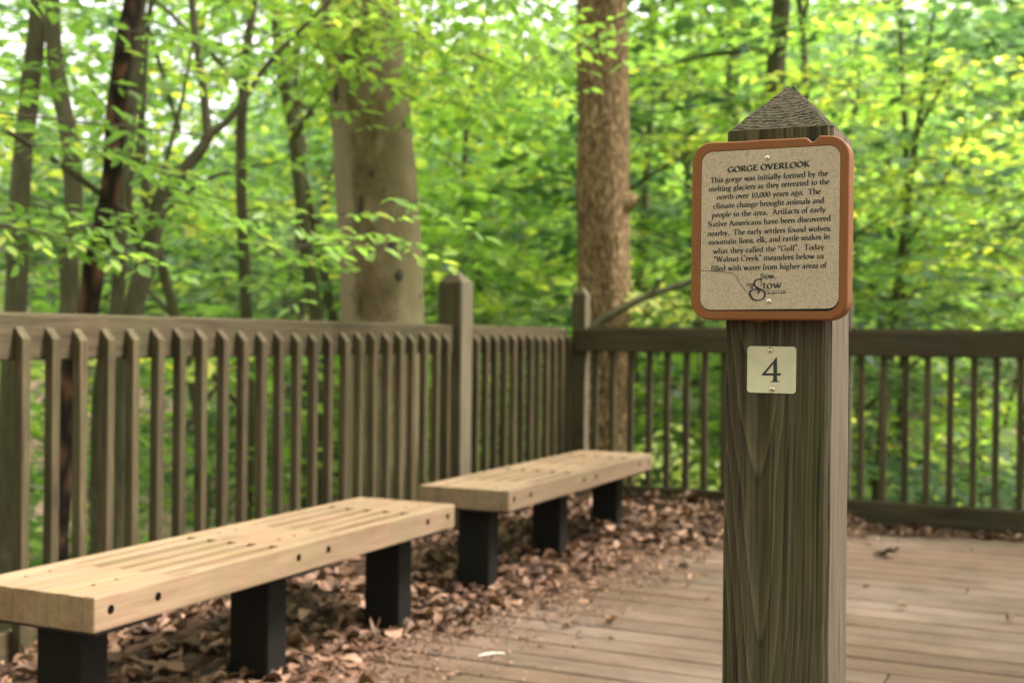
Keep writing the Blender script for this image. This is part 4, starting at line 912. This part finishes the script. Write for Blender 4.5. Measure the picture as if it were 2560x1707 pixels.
# ---- background trees of the wood: six crown types, copied with their trunks
def bg_proto(i, leafm, h, rad, n, ls):
    rg = np.random.default_rng(100+i); t = empty('forest_tree')
    paths = [[(0, 0, -.3, .055), (rg.normal(0, .1), rg.normal(0, .1), h*.3, .05), (rg.normal(0, .3), rg.normal(0, .3), h*.65, .035), (rg.normal(0, .4), rg.normal(0, .4), h, .012)]]
    for _ in range(3):
        z = rg.uniform(.2, .75)*h; a = rg.uniform(0, 6.28); l = rad[0]*rg.uniform(.5, .9)
        paths.append([(0, 0, z, .020), (math.cos(a)*l*.5, math.sin(a)*l*.5, z+l*.3, .014), (math.cos(a)*l, math.sin(a)*l, z+l*.4, .006)])
    V, F = tube(paths, 8, .06, seed=i)
    link('trunk', np_mesh('trunk', V, F, smooth=True), M['thin'], t)
    P, D, U, S, Tn, tw = sprays(*cloud_sprays((0, 0, h*.52), rad, n, 1.3, rg, .55, .8), .12, ls, rg, .2, .25, .45, .22)
    link('crown', leaf_mesh('crown', P, D, U, S, Tn, None, False, .3, .30), leafm, t)
    return t
protos = [bg_proto(0, G1, 6.5, (2.3, 2.3, 3.2), 145, .15), bg_proto(1, G2, 6.0, (2.6, 2.6, 2.9), 150, .15), bg_proto(2, G1, 7.5, (2.2, 2.2, 3.8), 145, .16),
          bg_proto(3, G5, 7.0, (2.5, 2.5, 3.5), 165, .17), bg_proto(4, G2, 7.0, (2.4, 2.4, 3.5), 140, .16), bg_proto(5, G5, 8.5, (3.0, 3.0, 4.2), 210, .19)]
LAB = ['green', 'bright yellow green', 'tall green', 'shaded dark green', 'pale sunlit', 'broad dark']
def copy_tree(p):
    c = p.copy(); C.objects.link(c)
    for ch in p.children:
        d = ch.copy(); C.objects.link(d); d.parent = c
    return c
used = set(); rg = np.random.default_rng(202)
spots = []
for dist, n, lo, hi in ((11.5, 6, -47, -3), (15, 8, -49, 1), (20, 10, -50, 2), (26, 12, -51, 3), (34, 14, -52, 4), (44, 16, -53, 5)):
    for k in range(n):
        az = lo+(hi-lo)*(k+.5)/n+rg.normal(0, 1.6); dd = dist*rg.uniform(.9, 1.1)
        spots.append((dist, az, dd))
kinds = []
for dist, az, dd in spots:
    x, y = math.sin(R(az))*dd, math.cos(R(az))*dd
    if dist < 12 and (-34 < az < -26): continue
    if dist > 13 and az < -38.5 and rg.random() < .66: continue      # opening in the canopy at the far left
    w = [.25, .2, .2, .1, .2, .05] if dist < 18 else [.13, .12, .17, .26, .10, .22]
    if az > -14: w = [.1, .3, .1, .1, .35, .05] if dist < 18 else [.06, .14, .08, .34, .14, .24]
    i = int(rg.choice(6, p=np.array(w)/sum(w)))
    t = protos[i] if i not in used else copy_tree(protos[i]); used.add(i)
    s = rg.uniform(.85, 1.2)*(1+.012*dist)
    t.location = (x, y, gz(x, y)-.1-(.6 if dist < 12 else 0)); t.rotation_euler = (0, 0, rg.uniform(0, 6.28)); t.scale = (s, s, s*rg.uniform(.9, 1.15))
    side = 'left' if az < -36 else 'centre' if az < -18 else 'right'
    far = 'nearer' if dist < 13 else 'middle' if dist < 22 else 'farther' if dist < 30 else 'farthest'
    tag(t, f'{LAB[i]} leafy tree of the wood, {far} ranks, {side} part of the photo', 'tree', f'{far} {LAB[i]} trees, {side} part of the wood')
for k, (dd, az, i) in enumerate(((12, -57, 0), (16, -62, 2), (21, -57, 4), (14, -71, 1), (25, -67, 2), (31, -60, 3), (22, -78, 5), (34, -72, 2), (17, -86, 0), (28, -84, 4))):
    t = protos[i] if i not in used else copy_tree(protos[i]); used.add(i); x, y = math.sin(R(az))*dd, math.cos(R(az))*dd
    t.location = (x, y, gz(x, y)-.1); t.rotation_euler = (0, 0, k*2.1); t.scale = (1.25, 1.25, 1.3)
    tag(t, f'{LAB[i]} leafy tree on the slope left of the long fence, outside the photo', 'tree', f'{LAB[i]} trees on the slope left of the long fence')
# unseen trees added behind and beside the camera to block sky and sun
for k, (x, y, i, sc_) in enumerate(((6.4, 1.5, 0, 1.5), (9.0, 7.6, 1, 1.5), (5.4, -3.6, 2, 1.4), (1.0, -5.2, 4, 1.5), (-3.4, -5.2, 0, 1.4), (-6.2, -1.4, 1, 1.4), (3.4, 11.5, 2, 1.2), (5.2, 9.0, 5, 1.25), (6.6, 4.8, 2, 1.35), (7.4, 6.6, 5, 1.3), (-7.2, 2.2, 2, 1.2), (9.5, 3.8, 3, 1.6), (3.2, -9.5, 5, 1.5), (-1.4, -9.8, 3, 1.6), (8.6, -2.0, 5, 1.4), (8.5, 10., 4, 1.5))):
    t = protos[i] if i not in used else copy_tree(protos[i]); used.add(i)
    t.location = (x, y, gz(x, y)-.1); t.rotation_euler = (0, 0, k*1.7); t.scale = (sc_, sc_, sc_*1.1)
    tag(t, f'{LAB[i]} leafy tree added out of view to shade the deck', 'tree', f'{LAB[i]} trees added out of view to shade the deck')
for i, p in enumerate(protos):
    if i not in used:
        for ch in list(p.children): bpy.data.objects.remove(ch)
        bpy.data.objects.remove(p)
# distant hillside wood reading as one mass
def far_wood():
    rg = np.random.default_rng(303); n = 78000
    az = np.radians(rg.uniform(-88, 14, n)); d = rg.uniform(50, 78, n); x = np.sin(az)*d; y = np.cos(az)*d
    g = ground_z(x, y); cl = np.sin(x*.55+1.3*np.sin(y*.4))*np.cos(y*.6+np.sin(x*.3))
    h = 6.5+3.0*cl; z = g+h*rg.uniform(.0, 1., n)**.6
    gap = (az < np.radians(-38)) & (az > np.radians(-50)) & (z > 8.5+2*cl); k = ~gap; x, y, z = x[k], y[k], z[k]; n = len(x)
    D = rg.normal(0, 1, (n, 3)); D[:, 2] *= .5; U = rg.normal(0, .5, (n, 3))+[0, 0, 1]
    tone = np.clip(.42+.3*cl[k]+rg.normal(0, .15, n), 0, 1)
    me = leaf_mesh('far_wood', np.stack([x, y, z], 1), D, U, rg.uniform(.45, .8, n), tone, None, False, .3, .36)
    tag(link('far_wood', me, G3), kind='stuff')
far_wood()
def undergrowth():
    rg = np.random.default_rng(404); n = 62000
    az = np.radians(rg.uniform(-88, 10, n)); d = 7.5+rg.uniform(0, 1, n)**1.4*32; x = np.sin(az)*d; y = np.cos(az)*d
    k = (x < -3.35) | (y > 7.6); cl = np.sin(x*1.7+2*np.sin(y*.9))*np.cos(y*1.3+np.sin(x*.8)); k &= (cl+rg.normal(0, .25, n)) > -.25
    x, y, cl = x[k], y[k], cl[k]; n = len(x); z = ground_z(x, y)+rg.uniform(0, 1, n)*(.22+.35*np.maximum(cl, 0))
    D = rg.normal(0, 1, (n, 3)); D[:, 2] *= .4; U = rg.normal(0, .35, (n, 3))+[0, 0, 1]
    me = leaf_mesh('undergrowth', np.stack([x, y, z], 1), D, U, rg.uniform(.08, .17, n), np.clip(.45+rg.normal(0, .2, n)+.15*cl, 0, 1), None, False, .3, .34)
    tag(link('undergrowth', me, G1), kind='stuff')
undergrowth()

# ------------------------------------------------------------------ leaf litter on the deck
def edge_x(y):
    return np.interp(y, [0, 2.2, 3.2, 3.7, 4.1, 4.6, 5.7, 6.1, 6.9, 7.05, 7.2], [-2.1, -2.05, -2.10, -2.20, -2.05, -1.97, -1.93, -1.60, -1.05, -.35, 3.0])
def heap(x, y):
    ey = np.interp(x, [-2.0, -1.93, -1.60, -1.05, -.35, 3.0], [5.0, 5.7, 6.1, 6.9, 7.05, 7.12])
    d = np.minimum(edge_x(y)-x, np.where(x > -1.93, (y-ey)*.7, 9)); f = np.clip(d/.55, 0, 1); h = .085*f**1.3*(1+.35*np.sin(x*9+y*4)*np.cos(y*7-x*3))
    return np.where(d > 0, h, 0)
def curled(x, y, z, yaw, pitch, roll, L, W, curl, cup, tone, rg):
    """arrays -> one mesh of curled oval leaves, 5x3 verts each"""
    n = len(x); us = np.array([0, .22, .5, .78, 1.]); ws = np.array([.12, .82, 1., .72, .04]); vs = np.array([-1, 0, 1.])
    U, Vv = np.meshgrid(us, vs, indexing='ij'); Wm = np.repeat(ws[:, None], 3, 1)
    lx = (U.ravel()-.5)[None]*L[:, None]; ly = (Vv*Wm).ravel()[None]*W[:, None]/2
    lz = -curl[:, None]*((U.ravel()-.5)[None]**2)*L[:, None]*2+cup[:, None]*((Vv*Wm).ravel()[None]**2)*W[:, None]
    lz = lz+rg.normal(0, .022, lz.shape)*W[:, None]
    cy, sy, cp, sp, cr, sr = np.cos(yaw), np.sin(yaw), np.cos(pitch), np.sin(pitch), np.cos(roll), np.sin(roll)
    a = lx; b = cr[:, None]*ly-sr[:, None]*lz; c = sr[:, None]*ly+cr[:, None]*lz
    a2 = cp[:, None]*a+sp[:, None]*c; c2 = -sp[:, None]*a+cp[:, None]*c
    X = cy[:, None]*a2-sy[:, None]*b+x[:, None]; Y = sy[:, None]*a2+cy[:, None]*b+y[:, None]; Z = c2+z[:, None]
    low = Z.min(1); Z = Z+np.maximum(0, (z-low)*.6)[:, None]
    P = np.stack([X, Y, Z], -1).reshape(-1, 3); q = np.array([[i*3+j, i*3+j+1, (i+1)*3+j+1, (i+1)*3+j] for i in range(4) for j in range(2)])
    F = (np.arange(n)[:, None, None]*15+q[None]).reshape(-1, 4)
    return P, F, np.repeat(tone, 15)
def litter():
    rg = np.random.default_rng(505)
    xs = np.linspace(-2.96, 3.1, 150); ys = np.linspace(-.8, 7.19, 220); X, Y = np.meshgrid(xs, ys); H = heap(X, Y)
    n = 21000; y = rg.uniform(-.5, 7.18, n); e = edge_x(y); x = np.where(rg.random(n) < .8, rg.uniform(-2.93, 0, n), rg.uniform(-2.93, 3., n))
    d = e-x; keep = (d > 0) | ((d > -.35) & (rg.random(n) < .20*np.exp(d/.10)))
    x, y = x[keep], y[keep]; n = len(x); h = heap(x, y)
    z = .004+h*rg.uniform(.35, 1.15, n)+.006*rg.random(n)
    L = rg.uniform(.028, .082, n); W = L*rg.uniform(.40, .80, n); ti = np.clip(h/.05, .15, 1)
    P, F, t = curled(x, y, z, rg.uniform(0, 6.28, n), rg.normal(0, .22, n)*ti, rg.normal(0, .25, n)*ti, L, W, rg.normal(.15, .22, n), rg.normal(.15, .34, n), np.clip(rg.normal(.50, .26, n), 0, 1), rg)
    m_ = 5200; y2 = rg.uniform(2.6, 7.15, m_); off = np.abs(rg.exponential(.20, m_)); x2 = np.minimum(edge_x(y2)+off-.08, 2.9); y2 = np.where(x2 > -1.5, 7.16-np.abs(rg.exponential(.07, m_)), y2)
    L2 = rg.uniform(.008, .026, m_)*np.exp(-off*.6)
    P2, F2, t2 = curled(x2, y2, .003+.004*rg.random(m_)+heap(x2, y2), rg.uniform(0, 6.28, m_), rg.normal(0, .1, m_), rg.normal(0, .1, m_), L2, L2*.7, rg.normal(.2, .3, m_), rg.normal(.2, .3, m_), np.clip(rg.normal(.6, .25, m_), 0, 1), rg)
    F = np.vstack([F, F2+len(P)]); P = np.vstack([P, P2]); t = np.concatenate([t, t2])
    # ragged base mat under the loose leaves
    xi = []; base = len(P); Hm = H*.72-.004+np.where(H > 0, .002*rg.normal(0, 1, H.shape), 0)
    V2 = np.stack([X, Y, Hm], -1).reshape(-1, 3); nx = len(xs); i = np.arange(len(ys)-1)[:, None]*nx+np.arange(nx-1)[None]
    Fm = np.stack([i, i+1, i+nx+1, i+nx], -1).reshape(-1, 4); ok = (H.ravel()[Fm] > .003).any(1); Fm = Fm[ok]
    P = np.vstack([P, V2]); F = np.vstack([F, Fm+base]); t = np.concatenate([t, np.clip(rg.normal(.12, .06, len(V2)), 0, 1)])
    tag(link('leaf_litter', np_mesh('leaf_litter', P, F, t, smooth=True), BRN), kind='stuff')
litter()
def lone_leaf(x, y, L, yaw, label, group=None, tone=.6, curl=.5, cup=.6, seed=0, mat=None, n=1):
    rg = np.random.default_rng(seed); o1 = np.ones(n)
    P, F, t = curled(0*o1+np.arange(n)*L*.28, np.arange(n)%2*L*.2, .002*o1+.008*np.arange(n), yaw+np.arange(n)*1.3, 0*o1+.1, .15*o1, L*o1, L*.55*o1, curl*o1, cup*o1, tone*o1, rg)
    P[:, 2] += -P[:, 2].min()+.0025
    o = link('fallen_leaf', np_mesh('fallen_leaf', P, F, t, smooth=True), mat or BRN, None, (x, y, 0)); tag(o, label, 'leaf', group)
lone_leaf(-1.58, 4.28, .05, .9, 'small orange brown curled leaf on bare boards left of the sign post', None, .85, -.9, .9, 1, None, 2)
lone_leaf(-2.13, 3.36, .085, .2, 'pale orange leaf lying flat at the edge of the leaf heap below the near bench', None, .95, .2, .3, 2)
lone_leaf(-.87, 6.22, .075, .4, 'dark curled leaf cluster alone on the boards right of the sign post', None, .10, .15, .5, 3, None, 4)
lone_leaf(-2.0, 3.93, .05, 2.4, 'small dark leaf on bare boards beside the leaf heap between the benches', None, .04, .6, .9, 4)
lone_leaf(-.62, 5.05, .05, .3, 'small pale leaf on the boards near the right edge of the photo', None, .9, .5, .6, 5)
lone_leaf(-.22, 5.0, .05, 1.9, 'brown and pale curled leaf on the boards at the far right', None, .7, .9, .8, 6)
lone_leaf(-1.35, 5.15, .06, .1, 'pale flat leaf on the boards just left of the sign post', None, .95, .2, .2, 7)
rg = random.Random(8)
for k in range(30):
    y = rg.uniform(3.2, 6.9); x = edge_x(y)+abs(rg.gauss(.25, .45)); x = min(x, .1)
    lone_leaf(x, y, rg.uniform(.02, .05), rg.uniform(0, 6), 'small dry brown leaf scrap lying loose on the bare deck boards', 'dry leaf scraps scattered on the deck', rg.uniform(.3, .95), rg.uniform(-.3, .9), rg.uniform(-.2, .9), 20+k)
# white feather
bm = bmesh.new(); pts = [(0, 0), (.010, .006), (.028, .009), (.045, .007), (.062, .003), (.078, .0015), (.10, .0008)]
top = [bm.verts.new((x, w, .003+.006*math.sin(x*30))) for x, w in pts]; mid = [bm.verts.new((x, 0, .005+.006*math.sin(x*30))) for x, w in pts]; bot = [bm.verts.new((x, -w-.0005, .003+.006*math.sin(x*30))) for x, w in pts]
for A, B in ((top, mid), (mid, bot)):
    for i in range(len(pts)-1): bm.faces.new((A[i], B[i], B[i+1], A[i+1]))
M['feather'] = flat('white_down', (.78, .77, .74), .8)
o = link('feather', mesh_bm('feather', bm, True), M['feather'], None, (-1.81, 3.64, 0)); o.rotation_euler = (0, 0, .75); tag(o, 'small white feather lying on the deck boards between the near bench and the sign post', 'feather')
